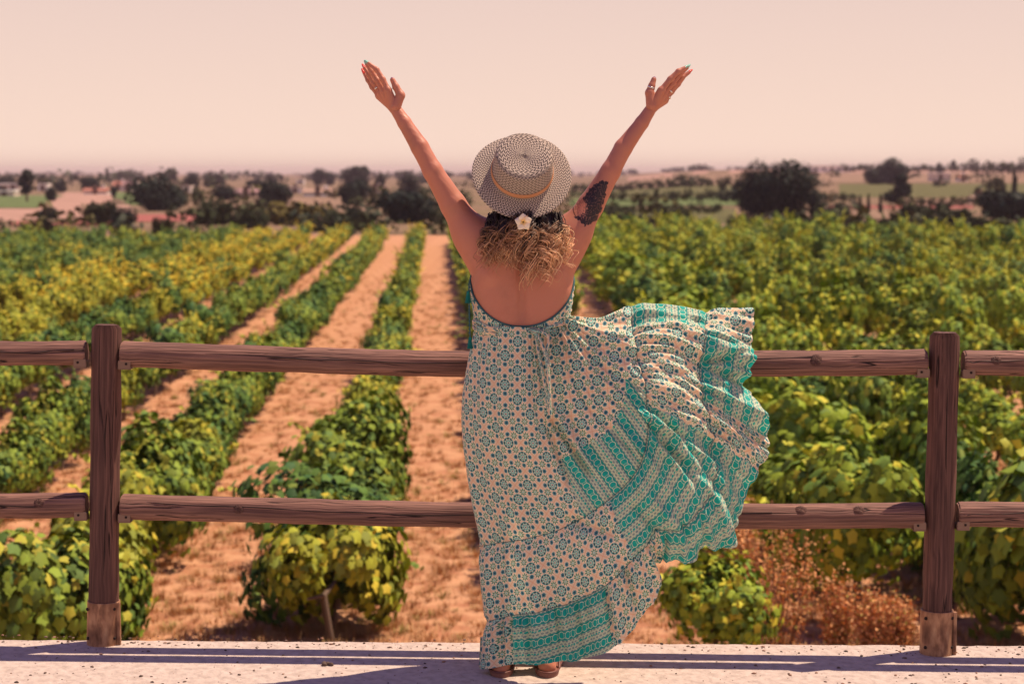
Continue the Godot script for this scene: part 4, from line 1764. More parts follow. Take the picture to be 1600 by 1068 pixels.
	# the corded edge of the bodice and the waistband twist
	mb = MB.new()
	var edge := []
	for k in around + 1:
		edge.append(mb_point(mb, k, around, 1.205, 1.073, all))
	mb = MB.new()
	mb.tube(edge, [0.0030], 6, false)
	part("piping", mb, M.cord, dress)
	for j in 3:
		var band := []
		for k in around + 1:
			var a := TAU * k / around
			var dir := Vector3(sin(a), 0, cos(a))
			var y := 1.060 - j * 0.010 + 0.003 * sin(a * 9.0 + j * 2.0) + 0.025 * pow(absf(sin(a)), 3.0)
			var lo := 0.03
			var hi := 0.24
			for b in 11:
				var mid := (lo + hi) * 0.5
				if field(Vector3(0.0295, y, 0.25) + dir * mid, all) < 0.0:
					lo = mid
				else:
					hi = mid
			band.append(Vector3(0.0295, y, 0.25) + dir * (lo + 0.007))
		mb = MB.new()
		mb.tube(band, [0.0052, 0.0056], 7, false, 12.0)
		part("waistband", mb, M.cloth, dress)
	# ties at the back: knot, loops and two long ends
	var knot := Vector3(0.068, 1.058, 0.345)
	mb = MB.new()
	mb.tube([knot + Vector3(-0.012, 0.006, -0.006), knot + Vector3(0, 0.002, 0.006), knot + Vector3(0.013, -0.004, -0.004)], [0.007, 0.011, 0.007], 8)
	part("knot", mb, M.cloth, dress)
	var ends := [
		[Vector3(0.004, -0.006, 0.004), Vector3(0.010, -0.05, 0.026), Vector3(0.022, -0.11, 0.046), Vector3(0.034, -0.17, 0.058), Vector3(0.042, -0.235, 0.064)],
		[Vector3(0.006, -0.006, 0.006), Vector3(0.022, -0.035, 0.03), Vector3(0.036, -0.085, 0.05), Vector3(0.042, -0.15, 0.06), Vector3(0.046, -0.245, 0.068)],
		[Vector3(0.008, 0.002, 0.006), Vector3(0.030, -0.004, 0.018), Vector3(0.042, -0.022, 0.022), Vector3(0.036, -0.062, 0.034), Vector3(0.044, -0.10, 0.046)],
	]
	for e in ends:
		var pts := []
		for k in 25:
			var t := k / 24.0 * 4.0
			var l := mini(int(t), 3)
			pts.append(knot + catmull(e[maxi(l - 1, 0)], e[l], e[l + 1], e[mini(l + 2, 4)], t - l))
		mb = MB.new()
		mb.tube(pts, [0.0052, 0.0058, 0.005, 0.0056], 7, true, 10.0)
		part("tie_end", mb, M.cloth, dress)
	# the beaded side cord with its tassels
	var pts := [Vector3(-0.1245, 1.225, 0.27), Vector3(-0.131, 1.20, 0.285), Vector3(-0.1305, 1.14, 0.29), Vector3(-0.129, 1.08, 0.29), Vector3(-0.1275, 1.035, 0.29)]
	mb = MB.new()
	mb.tube(pts, [0.0022], 6)
	for k in 14:
		mb.lathe([Vector2(0, -0.004), Vector2(0.0036, -0.001), Vector2(0.0036, 0.001), Vector2(0, 0.004)], 6, Transform3D(Basis(), Vector3(-0.1295, 1.05 + k * 0.0115, 0.2905)))
	part("side_cord", mb, M.cord, dress)
	for at: Vector3 in [Vector3(-0.1275, 1.035, 0.29), Vector3(-0.1335, 1.175, 0.292)]:
		mb = MB.new()
		mb.lathe([Vector2(0, 0.004), Vector2(0.005, 0), Vector2(0.004, -0.007)], 8, Transform3D(Basis(), at))
		for k in 22:
			var a := TAU * k / 22.0
			var o := Vector3(cos(a), 0, sin(a)) * rng.randf_range(0.3, 1.0)
			mb.tube([at + o * 0.004 + Vector3(0, -0.004, 0), at + o * 0.007 + Vector3(0, -0.018, 0), at + o * 0.011 + Vector3(rng.randf_range(-0.002, 0.002), -0.034, 0)], [0.0014, 0.0012, 0.0008], 4)
		part("tassel", mb, M.teal_thread, dress)


func mb_point(_mb: MB, k: int, around: int, high: float, low: float, all: PackedInt32Array) -> Vector3:
	var a := TAU * k / around
	var top := low + (high - low) * pow(1.0 - maxf(cos(a), 0.0), 1.5)
	if cos(a) < 0.0:
		top = lerpf(high, 1.30, smoothstep(0.0, 0.6, -cos(a)))
	var dir := Vector3(sin(a), 0, cos(a))
	var lo := 0.03
	var hi := 0.24
	for b in 11:
		var mid := (lo + hi) * 0.5
		if field(Vector3(0.0295, top, 0.25) + dir * mid, all) < 0.0:
			lo = mid
		else:
			hi = mid
	return Vector3(0.0295, top, 0.25) + dir * (lo + 0.003)


func hat_frame() -> Transform3D:
	var up := Vector3(0.07, 0.545, 0.835).normalized()
	var x := up.cross(Vector3.FORWARD).normalized()
	return Transform3D(Basis(x, up, x.cross(up)), Vector3(0.030, 1.5345, 0.312))


func build_hat(w: Node3D) -> void:
	var f := hat_frame()
	var hat := MB.new()
	# crown from the centre of its flat top down, then the brim outwards and back underneath
	var prof := [Vector2(0.0005, 0.099)]
	for k in range(1, 11):
		prof.append(Vector2(0.0072 * k, 0.099 - 0.0006 * pow(k / 10.0, 2.0) + 0.0008 * (k % 2)))
	prof.append_array([Vector2(0.0775, 0.0965), Vector2(0.0820, 0.0935), Vector2(0.0838, 0.089)])
	for k in range(1, 11):
		prof.append(Vector2(0.0838 + 0.0082 * k / 10.0 + 0.0005 * (k % 2), 0.089 - 0.084 * k / 10.0))
	prof.append(Vector2(0.0945, 0.001))
	for k in range(1, 13):
		var r := 0.0945 + 0.0550 * k / 12.0
		prof.append(Vector2(r, -0.002 - 0.010 * pow(k / 12.0, 1.5) + 0.0005 * (k % 2)))
	prof.append_array([Vector2(0.1510, -0.0135), Vector2(0.1495, -0.0155), Vector2(0.12, -0.009), Vector2(0.094, -0.006)])
	hat.lathe(prof, 120, f, 40.0, 1.0 / 0.0125)
	# the brim dips and lifts a little
	var inv := f.affine_inverse()
	for k in hat.v.size():
		var p := inv * hat.v[k]
		var r := Vector2(p.x, p.z).length()
		var a := atan2(p.z, p.x)
		if r > 0.094:
			p.y += smoothstep(0.094, 0.154, r) * (0.007 * cos(2.0 * a + 0.7) + 0.003 * cos(3.0 * a))
		else:
			p.y += 0.002 * cos(2.0 * a) * smoothstep(0.06, 0.1, p.y)
		p.x *= 1.0 + 0.03 * smoothstep(0.0, 0.1, p.y)
		hat.v[k] = f * p
		# plaits as wide on the crown as on the brim
		if p.y > 0.095:
			hat.uv[k].x *= 0.35
		elif p.y > 0.003:
			hat.uv[k].x *= 0.6
	hat.smooth()
	# lathed seams: keep the first and last column alike
	var o := part("straw_hat", hat, M.straw, w)
	o.set_meta("label", "black and cream woven straw boater hat with tan ribbon")
	var band := MB.new()
	band.lathe([Vector2(0.0922, 0.022), Vector2(0.0937, 0.0215), Vector2(0.0952, 0.008), Vector2(0.0940, 0.0075)], 90, f)
	part("ribbon", band, M.hat_band, o)


func build_hair(w: Node3D) -> void:
	# dark roots gathered at the nape and loose golden curls
	var mb := MB.new()
	var r := RandomNumberGenerator.new()
	r.seed = 77
	for lock in 120:
		var s := r.randf_range(-1.0, 1.0)
		var layer := r.randf()
		var start := Vector3(0.038 + s * 0.106, 1.408 + 0.012 * (1.0 - s * s) + r.randf_range(-0.006, 0.008), 0.284 + 0.056 * (1.0 - s * s) + layer * 0.018)
		# the hair parts a little left of the middle and hangs longest on the right
		var length := r.randf_range(0.105, 0.195) * (1.0 - 0.22 * absf(s))
		if absf(s + 0.10) < 0.12:
			length *= 0.62
		elif s > 0.05 and s < 0.8:
			length *= 1.16
		var spread := s * 0.020 + r.randf_range(-0.02, 0.02)
		var cr := r.randf_range(0.006, 0.0135)
		var turns := r.randf_range(1.8, 3.6)
		var ph := r.randf() * TAU
		var hand := 1.0 if r.randf() < 0.5 else -1.0
		var gold := clampf(0.50 + 0.30 * s + r.randf_range(-0.5, 0.5), 0.0, 1.0)
		var dark := r.randf_range(0.12, 0.42)
		for strand in 8:
			var thin := strand > 3
			var off := Vector3(r.randfn(), r.randfn(), r.randfn()) * (0.0019 if not thin else 0.0065)
			var tone := r.randf_range(0.55, 1.35)
			var own := r.randf_range(-0.35, 0.35)
			var reach := length * r.randf_range(0.86, 1.06)
			var pts := []
			var rads := []
			var n := 36
			for i in n:
				var t := i / float(n - 1)
				var q := start + off * (1.0 + t) + Vector3(spread * t, -reach * t, 0.040 * sin(t * 1.9) + 0.016 * layer)
				var amp := cr * smoothstep(0.06, 0.45, t) * (1.0 + 0.25 * t)
				var a := ph + own + hand * TAU * turns * t
				q += Vector3(cos(a) * amp, sin(a + 0.8) * amp * 0.5, sin(a) * amp * 0.9)
				pts.append(q)
				rads.append((0.0008 if thin else lerpf(0.0019, 0.0010, t)) * (1.0 if t < 0.9 else 0.6))
			var first := mb.v.size()
			mb.tube(pts, rads, 5, false)
			var tip := Color(0.28, 0.12, 0.055).lerp(Color(0.98, 0.60, 0.33), gold) * tone
			for i in range(first, mb.v.size()):
				var t := float((i - first) / 6) / (n - 1)
				mb.c[i] = Color(0.018, 0.010, 0.011).lerp(tip, smoothstep(dark, dark + 0.55, t))
	var o := part("hair", mb, M.hair, w)
	o.set_meta("label", "shoulder length curly hair, dark roots and golden ends")


func build_flower(w: Node3D) -> void:
	var at := Vector3(0.0335, 1.3900, 0.428)
	var mb := MB.new()
	for k in 5:
		var a := TAU * k / 5.0 + 0.35
		var u := Vector3(cos(a), sin(a), 0.0)
		var s := Vector3(-sin(a), cos(a), 0.0)
		var grid := []
		for i in 7:
			var t := i / 6.0
			var row := []
			for j in 5:
				var q := (j / 4.0 - 0.5) * 2.0
				var half := 0.0135 * sin(PI * pow(t, 0.75) * 0.93 + 0.12)
				mb.col = Color(0.95, 0.72, 0.25).lerp(Color(1, 1, 1), smoothstep(0.05, 0.4, t))
				row.append(mb.vert(at + u * (0.002 + 0.024 * t) + s * half * q + Vector3(0, 0, 0.004 * sin(t * 2.6) - 0.004 * q * q + 0.003 * q), Vector3.BACK))
			grid.append(row)
		for i in 6:
			for j in 4:
				mb.tri(grid[i][j], grid[i + 1][j], grid[i + 1][j + 1])
				mb.tri(grid[i][j], grid[i + 1][j + 1], grid[i][j + 1])
	mb.smooth()
	var o := part("hair_flower", mb, M.petal, w)
	o.set_meta("label", "white five petalled flower tucked below the hat")


func build_sandals(w: Node3D) -> void:
	for side in 2:
		var heel := Vector3(-0.0328, 0.0, 0.352) if side == 0 else Vector3(0.1085, 0.0, 0.346)
		var toe := -0.014 if side == 0 else 0.016
		var mb := MB.new()
		var top := []
		var low := []
		var n := 40
		for k in n:
			var a := TAU * k / n
			var z := -cos(a)
			var half := 0.0365 + 0.008 * smoothstep(0.0, -1.0, z * -1.0) + 0.006 * smoothstep(-0.2, 0.8, -z)
			var along := 0.108 * z
			var p := heel + Vector3(sin(a) * half + toe * smoothstep(0.4, -1.0, z), 0.0, -0.082 + along)
			p.y = -0.0118 * p.x
			low.append(p + Vector3(0, 0.001, 0))
			top.append(p + Vector3(0, 0.017, 0) + Vector3(sin(a), 0, 0) * 0.002)
		for k in n:
			var e := (k + 1) % n
			var o := Vector3(top[k].x - heel.x, 0, top[k].z - heel.z + 0.082)
			mb.flat_quad(low[k], low[e], top[e], top[k], o)
			mb.flat_tri(top[k], top[e], heel + Vector3(0, 0.017 - 0.0118 * heel.x, -0.082), Vector3.UP)
			mb.flat_tri(low[k], low[e], heel + Vector3(0, 0.001 - 0.0118 * heel.x, -0.082), Vector3.DOWN)
		var s := part("sandal", mb, M.sole, w)
		# rim and straps
		mb = MB.new()
		var rim := top.duplicate()
		rim.append(top[0])
		mb.tube(rim, [0.0028], 6, false)
		part("rim", mb, M.leather, s)
		for q: float in [-1.0, 1.0]:
			mb = MB.new()
			var base := heel + Vector3(q * 0.037, 0.016, -0.03)
			mb.tube([base, base + Vector3(q * 0.001, 0.014, -0.02), base + Vector3(-q * 0.004, 0.032, -0.055), base + Vector3(-q * 0.022 + toe * 0.5, 0.045, -0.09), heel + Vector3(toe, 0.03, -0.135)], [0.0042, 0.0048, 0.005, 0.005, 0.004], 6)
			part("strap", mb, M.leather, s)


func ring_at(w: Node3D, a: Vector3, b: Vector3, t: float, radius: float, width: float) -> void:
	var mb := MB.new()
	var dir := (b - a).normalized()
	var x := dir.cross(Vector3.BACK).normalized()
	var f := Transform3D(Basis(x, dir, x.cross(dir)), a.lerp(b, t))
	mb.lathe([Vector2(radius, -width), Vector2(radius + 0.0014, -width * 0.6), Vector2(radius + 0.0016, 0), Vector2(radius + 0.0014, width * 0.6), Vector2(radius, width)], 20, f)
	part("ring", mb, M.silver, w)


func build_woman() -> void:
	make_person_materials()
	var w := thing("person", "person seen from behind with arms raised, in straw hat and windblown teal printed dress", "person", WOMAN)
	build_body(w)
	build_dress(w)
	build_hair(w)
	build_hat(w)
	build_flower(w)
	build_sandals(w)
	for tips in [left_tips, right_tips]:
		for k in 5:
			var a: Vector3 = tips[k][0]
			var b: Vector3 = tips[k][1]
			var dir := (b - a).normalized()
			var mb := MB.new()
			var r := 0.0048 if k < 4 else 0.0065
			var out := dir.cross(Vector3.RIGHT).normalized()
			if out.z < 0.0:
				out = -out
			var from := b - dir * 0.006 + out * 0.0035
			var x := dir.cross(out).normalized()
			mb.lathe([Vector2(0.0, -0.002), Vector2(r, 0.001), Vector2(r * 0.95, 0.010), Vector2(r * 0.5, 0.018 if k < 4 else 0.013), Vector2(0.0, 0.020 if k < 4 else 0.015)], 10, Transform3D(Basis(x, dir, out * 0.38), from))
			part("fingernail", mb, [M.teal_nail, M.teal_nail, M.coral_nail, M.coral_nail, M.plum_nail][k], w)
	ring_at(w, bone_at(left_hand_bones, 9), bone_at(left_hand_bones, 10), 0.55, 0.0084, 0.0022)
	ring_at(w, bone_at(right_hand_bones, 9), bone_at(right_hand_bones, 10), 0.55, 0.0084, 0.0024)
	ring_at(w, bone_at(right_hand_bones, 13), bone_at(right_hand_bones, 14), 0.45, 0.0090, 0.0026)
	ring_at(w, bone_at(right_hand_bones, 17), bone_at(right_hand_bones, 18), 0.7, 0.0108, 0.0030)


func bone_at(list: Array, k: int) -> Vector3:
	return Vector3(list[k][0], list[k][1], list[k][2])


# ---------------------------------------------------------------- tables: joints and ribs of the figure, plants and houses of the plain (metres)
var torso_bones := [
	[-0.0521, 1.3447, 0.2600, 0.1146, 1.3447, 0.2600, 0.0420, 0.0420],
	[-0.0597, 1.3056, 0.2580, 0.1261, 1.3056, 0.2580, 0.0620, 0.0620],
	[-0.0459, 1.2721, 0.2520, 0.1104, 1.2721, 0.2520, 0.0780, 0.0780],
	[-0.0380, 1.2231, 0.2500, 0.1007, 1.2231, 0.2500, 0.0820, 0.0820],
	[-0.0322, 1.1741, 0.2500, 0.0949, 1.1741, 0.2500, 0.0820, 0.0820],
	[-0.0283, 1.1250, 0.2500, 0.0911, 1.1250, 0.2500, 0.0800, 0.0800],
	[-0.0264, 1.0718, 0.2500, 0.0853, 1.0718, 0.2500, 0.0780, 0.0780],
	[-0.0383, 1.0065, 0.2460, 0.0933, 1.0065, 0.2460, 0.0760, 0.0760],
	[-0.0442, 0.9273, 0.2450, 0.0875, 0.9273, 0.2450, 0.0780, 0.0780],
	[-0.0423, 0.8381, 0.2450, 0.0817, 0.8381, 0.2450, 0.0800, 0.0800],
	[0.0293, 1.3370, 0.2620, 0.0311, 1.4344, 0.2680, 0.0480, 0.0460],
	[0.0292, 1.3837, 0.2620, -0.0820, 1.3486, 0.2600, 0.0300, 0.0340],
	[0.0292, 1.3837, 0.2620, 0.1424, 1.3486, 0.2600, 0.0300, 0.0340],
	[-0.0310, 1.3000, 0.3120, -0.0620, 1.2301, 0.3090, 0.0360, 0.0320, 0.016],
	[0.0929, 1.3000, 0.3120, 0.1221, 1.2301, 0.3090, 0.0360, 0.0320, 0.016],
	[-0.0621, 1.2298, 0.3030, -0.0818, 1.1821, 0.2850, 0.0320, 0.0280, 0.018],
	[0.1222, 1.2298, 0.3030, 0.1402, 1.1821, 0.2850, 0.0320, 0.0280, 0.018],
	[0.0000, 1.1863, 0.2900, -0.0058, 1.0788, 0.2880, 0.0360, 0.0360, 0.020],
	[0.0603, 1.1863, 0.2900, 0.0663, 1.0788, 0.2880, 0.0360, 0.0360, 0.020],
	[-0.1017, 1.2976, 0.2520, -0.1251, 1.3483, 0.2500, 0.0520, 0.0520],
	[-0.1212, 1.3405, 0.2500, -0.1796, 1.4380, 0.2500, 0.0500, 0.0400],
	[-0.1796, 1.4380, 0.2500, -0.2417, 1.5410, 0.2500, 0.0400, 0.0300, 0.008],
	[-0.2417, 1.5410, 0.2500, -0.2808, 1.6129, 0.2400, 0.0295, 0.0278, 0.010],
	[-0.2808, 1.6129, 0.2400, -0.3280, 1.6869, 0.2260, 0.0278, 0.0215, 0.006],
	[-0.3280, 1.6869, 0.2260, -0.3578, 1.7319, 0.2150, 0.0215, 0.0178, 0.006],
	[0.1643, 1.2976, 0.2520, 0.1857, 1.3483, 0.2500, 0.0520, 0.0520],
	[0.1798, 1.3405, 0.2500, 0.2401, 1.4360, 0.2500, 0.0500, 0.0400],
	[0.2401, 1.4360, 0.2500, 0.3001, 1.5391, 0.2500, 0.0400, 0.0300, 0.008],
	[0.3001, 1.5391, 0.2500, 0.3393, 1.6110, 0.2400, 0.0295, 0.0278, 0.010],
	[0.3393, 1.6110, 0.2400, 0.3964, 1.6869, 0.2260, 0.0278, 0.0212, 0.006],
	[0.3964, 1.6869, 0.2260, 0.4272, 1.7338, 0.2150, 0.0212, 0.0175, 0.006]]
var head_bones := [
	[0.0272, 1.4926, 0.2680, 0.0273, 1.5041, 0.2500, 0.0880, 0.0850],
	[0.0276, 1.4529, 0.2000, 0.0276, 1.4449, 0.1900, 0.0550, 0.0500],
	[0.0277, 1.4879, 0.1650, 0.0278, 1.4720, 0.1550, 0.0120, 0.0140],
	[-0.0585, 1.4828, 0.2550, -0.0565, 1.4711, 0.2550, 0.0160, 0.0120],
	[0.1130, 1.4828, 0.2550, 0.1111, 1.4711, 0.2550, 0.0160, 0.0120]]
var leg_bones := [
	[-0.0395, 0.8077, 0.2400, -0.0278, 0.3998, 0.2500, 0.0740, 0.0500],
	[-0.0278, 0.3998, 0.2500, -0.0317, 0.0944, 0.2800, 0.0500, 0.0360],
	[-0.0317, 0.0944, 0.2800, -0.0335, 0.0308, 0.3150, 0.0360, 0.0310],
	[0.0908, 0.8077, 0.2400, 0.1031, 0.3998, 0.2500, 0.0740, 0.0500],
	[0.1031, 0.3998, 0.2500, 0.1090, 0.0944, 0.2800, 0.0500, 0.0360],
	[0.1090, 0.0944, 0.2800, 0.1084, 0.0349, 0.3150, 0.0360, 0.0310]]
var foot_bones := [
	[-0.0334, 0.0220, 0.3350, -0.0334, 0.0520, 0.3150, 0.0280, 0.0300],
	[-0.0334, 0.0670, 0.2950, -0.0406, 0.0220, 0.2050, 0.0300, 0.0200],
	[-0.0334, 0.0180, 0.3050, -0.0654, 0.0160, 0.1700, 0.0240, 0.0220],
	[-0.0334, 0.0180, 0.3050, -0.0204, 0.0120, 0.1850, 0.0220, 0.0180],
	[-0.0174, 0.0100, 0.1750, -0.0174, 0.0040, 0.1270, 0.0110, 0.0090],
	[-0.0354, 0.0100, 0.1750, -0.0354, 0.0040, 0.1170, 0.0110, 0.0090],
	[-0.0514, 0.0100, 0.1750, -0.0514, 0.0040, 0.1270, 0.0110, 0.0090],
	[-0.0664, 0.0100, 0.1750, -0.0664, 0.0040, 0.1370, 0.0110, 0.0090],
	[-0.0804, 0.0100, 0.1750, -0.0804, 0.0040, 0.1490, 0.0110, 0.0090],
	[0.1082, 0.0267, 0.3300, 0.1082, 0.0567, 0.3100, 0.0280, 0.0300],
	[0.1082, 0.0717, 0.2900, 0.1166, 0.0267, 0.2000, 0.0300, 0.0200],
	[0.1082, 0.0227, 0.3000, 0.1022, 0.0207, 0.1650, 0.0240, 0.0220],
	[0.1082, 0.0227, 0.3000, 0.1472, 0.0167, 0.1800, 0.0220, 0.0180],
	[0.0942, 0.0147, 0.1700, 0.0942, 0.0087, 0.1220, 0.0110, 0.0090],
	[0.1122, 0.0147, 0.1700, 0.1122, 0.0087, 0.1120, 0.0110, 0.0090],
	[0.1282, 0.0147, 0.1700, 0.1282, 0.0087, 0.1220, 0.0110, 0.0090],
	[0.1432, 0.0147, 0.1700, 0.1432, 0.0087, 0.1320, 0.0110, 0.0090],
	[0.1572, 0.0147, 0.1700, 0.1572, 0.0087, 0.1440, 0.0110, 0.0090]]
var left_hand_bones := [
	[-0.3578, 1.7300, 0.2150, -0.3783, 1.7858, 0.2260, 0.0150, 0.0118],
	[-0.3783, 1.7858, 0.2260, -0.3939, 1.8188, 0.2220, 0.0093, 0.0085],
	[-0.3939, 1.8188, 0.2220, -0.4126, 1.8481, 0.2170, 0.0085, 0.0077],
	[-0.4126, 1.8481, 0.2170, -0.4394, 1.8688, 0.2100, 0.0077, 0.0060],
	[-0.3578, 1.7300, 0.2150, -0.3912, 1.7817, 0.2080, 0.0150, 0.0118],
	[-0.3912, 1.7817, 0.2080, -0.4118, 1.8158, 0.2040, 0.0095, 0.0088],
	[-0.4118, 1.8158, 0.2040, -0.4296, 1.8432, 0.1990, 0.0088, 0.0079],
	[-0.4296, 1.8432, 0.1990, -0.4456, 1.8669, 0.1920, 0.0079, 0.0061],
	[-0.3578, 1.7300, 0.2150, -0.4022, 1.7776, 0.1900, 0.0150, 0.0118],
	[-0.4022, 1.7776, 0.1900, -0.4239, 1.8089, 0.1860, 0.0090, 0.0082],
	[-0.4239, 1.8089, 0.1860, -0.4388, 1.8344, 0.1810, 0.0082, 0.0074],
	[-0.4388, 1.8344, 0.1810, -0.4539, 1.8572, 0.1740, 0.0074, 0.0058],
	[-0.3578, 1.7300, 0.2150, -0.4092, 1.7704, 0.1740, 0.0150, 0.0118],
	[-0.4092, 1.7704, 0.1740, -0.4310, 1.7979, 0.1700, 0.0078, 0.0072],
	[-0.4310, 1.7979, 0.1700, -0.4440, 1.8196, 0.1650, 0.0072, 0.0065],
	[-0.4440, 1.8196, 0.1650, -0.4572, 1.8434, 0.1580, 0.0065, 0.0050],
	[-0.3531, 1.7373, 0.2270, -0.3395, 1.7704, 0.2240, 0.0155, 0.0130],
	[-0.3395, 1.7704, 0.2240, -0.3541, 1.7966, 0.2210, 0.0130, 0.0100],
	[-0.3541, 1.7966, 0.2210, -0.3645, 1.8171, 0.2180, 0.0100, 0.0080]]
var right_hand_bones := [
	[0.4272, 1.7329, 0.2150, 0.4543, 1.7848, 0.2260, 0.0150, 0.0118],
	[0.4543, 1.7848, 0.2260, 0.4827, 1.8198, 0.2220, 0.0093, 0.0085],
	[0.4827, 1.8198, 0.2220, 0.5073, 1.8433, 0.2170, 0.0085, 0.0077],
	[0.5073, 1.8433, 0.2170, 0.5283, 1.8543, 0.2100, 0.0077, 0.0060],
	[0.4272, 1.7329, 0.2150, 0.4636, 1.7768, 0.2080, 0.0150, 0.0118],
	[0.4636, 1.7768, 0.2080, 0.4911, 1.8090, 0.2040, 0.0095, 0.0088],
	[0.4911, 1.8090, 0.2040, 0.5157, 1.8374, 0.1990, 0.0088, 0.0079],
	[0.5157, 1.8374, 0.1990, 0.5368, 1.8562, 0.1920, 0.0079, 0.0061],
	[0.4272, 1.7329, 0.2150, 0.4700, 1.7678, 0.1900, 0.0150, 0.0118],
	[0.4700, 1.7678, 0.1900, 0.4975, 1.7991, 0.1860, 0.0090, 0.0082],
	[0.4975, 1.7991, 0.1860, 0.5223, 1.8266, 0.1810, 0.0082, 0.0074],
	[0.5223, 1.8266, 0.1810, 0.5444, 1.8426, 0.1740, 0.0074, 0.0058],
	[0.4272, 1.7329, 0.2150, 0.4703, 1.7567, 0.1740, 0.0150, 0.0118],
	[0.4703, 1.7567, 0.1740, 0.4921, 1.7833, 0.1700, 0.0078, 0.0072],
	[0.4921, 1.7833, 0.1700, 0.5121, 1.8059, 0.1650, 0.0072, 0.0065],
	[0.5121, 1.8059, 0.1650, 0.5302, 1.8278, 0.1580, 0.0065, 0.0050],
	[0.4243, 1.7393, 0.2270, 0.4194, 1.7781, 0.2240, 0.0155, 0.0130],
	[0.4194, 1.7781, 0.2240, 0.4263, 1.7995, 0.2210, 0.0130, 0.0100],
	[0.4263, 1.7995, 0.2210, 0.4328, 1.8190, 0.2180, 0.0100, 0.0080]]
var left_tips := [[Vector3(-0.4126, 1.8481, 0.2170), Vector3(-0.4394, 1.8688, 0.2100)], [Vector3(-0.4296, 1.8432, 0.1990), Vector3(-0.4456, 1.8669, 0.1920)], [Vector3(-0.4388, 1.8344, 0.1810), Vector3(-0.4539, 1.8572, 0.1740)], [Vector3(-0.4440, 1.8196, 0.1650), Vector3(-0.4572, 1.8434, 0.1580)], [Vector3(-0.3541, 1.7966, 0.2210), Vector3(-0.3645, 1.8171, 0.2180)]]
var right_tips := [[Vector3(0.5073, 1.8433, 0.2170), Vector3(0.5283, 1.8543, 0.2100)], [Vector3(0.5157, 1.8374, 0.1990), Vector3(0.5368, 1.8562, 0.1920)], [Vector3(0.5223, 1.8266, 0.1810), Vector3(0.5444, 1.8426, 0.1740)], [Vector3(0.5121, 1.8059, 0.1650), Vector3(0.5302, 1.8278, 0.1580)], [Vector3(0.4263, 1.7995, 0.2210), Vector3(0.4328, 1.8190, 0.2180)]]
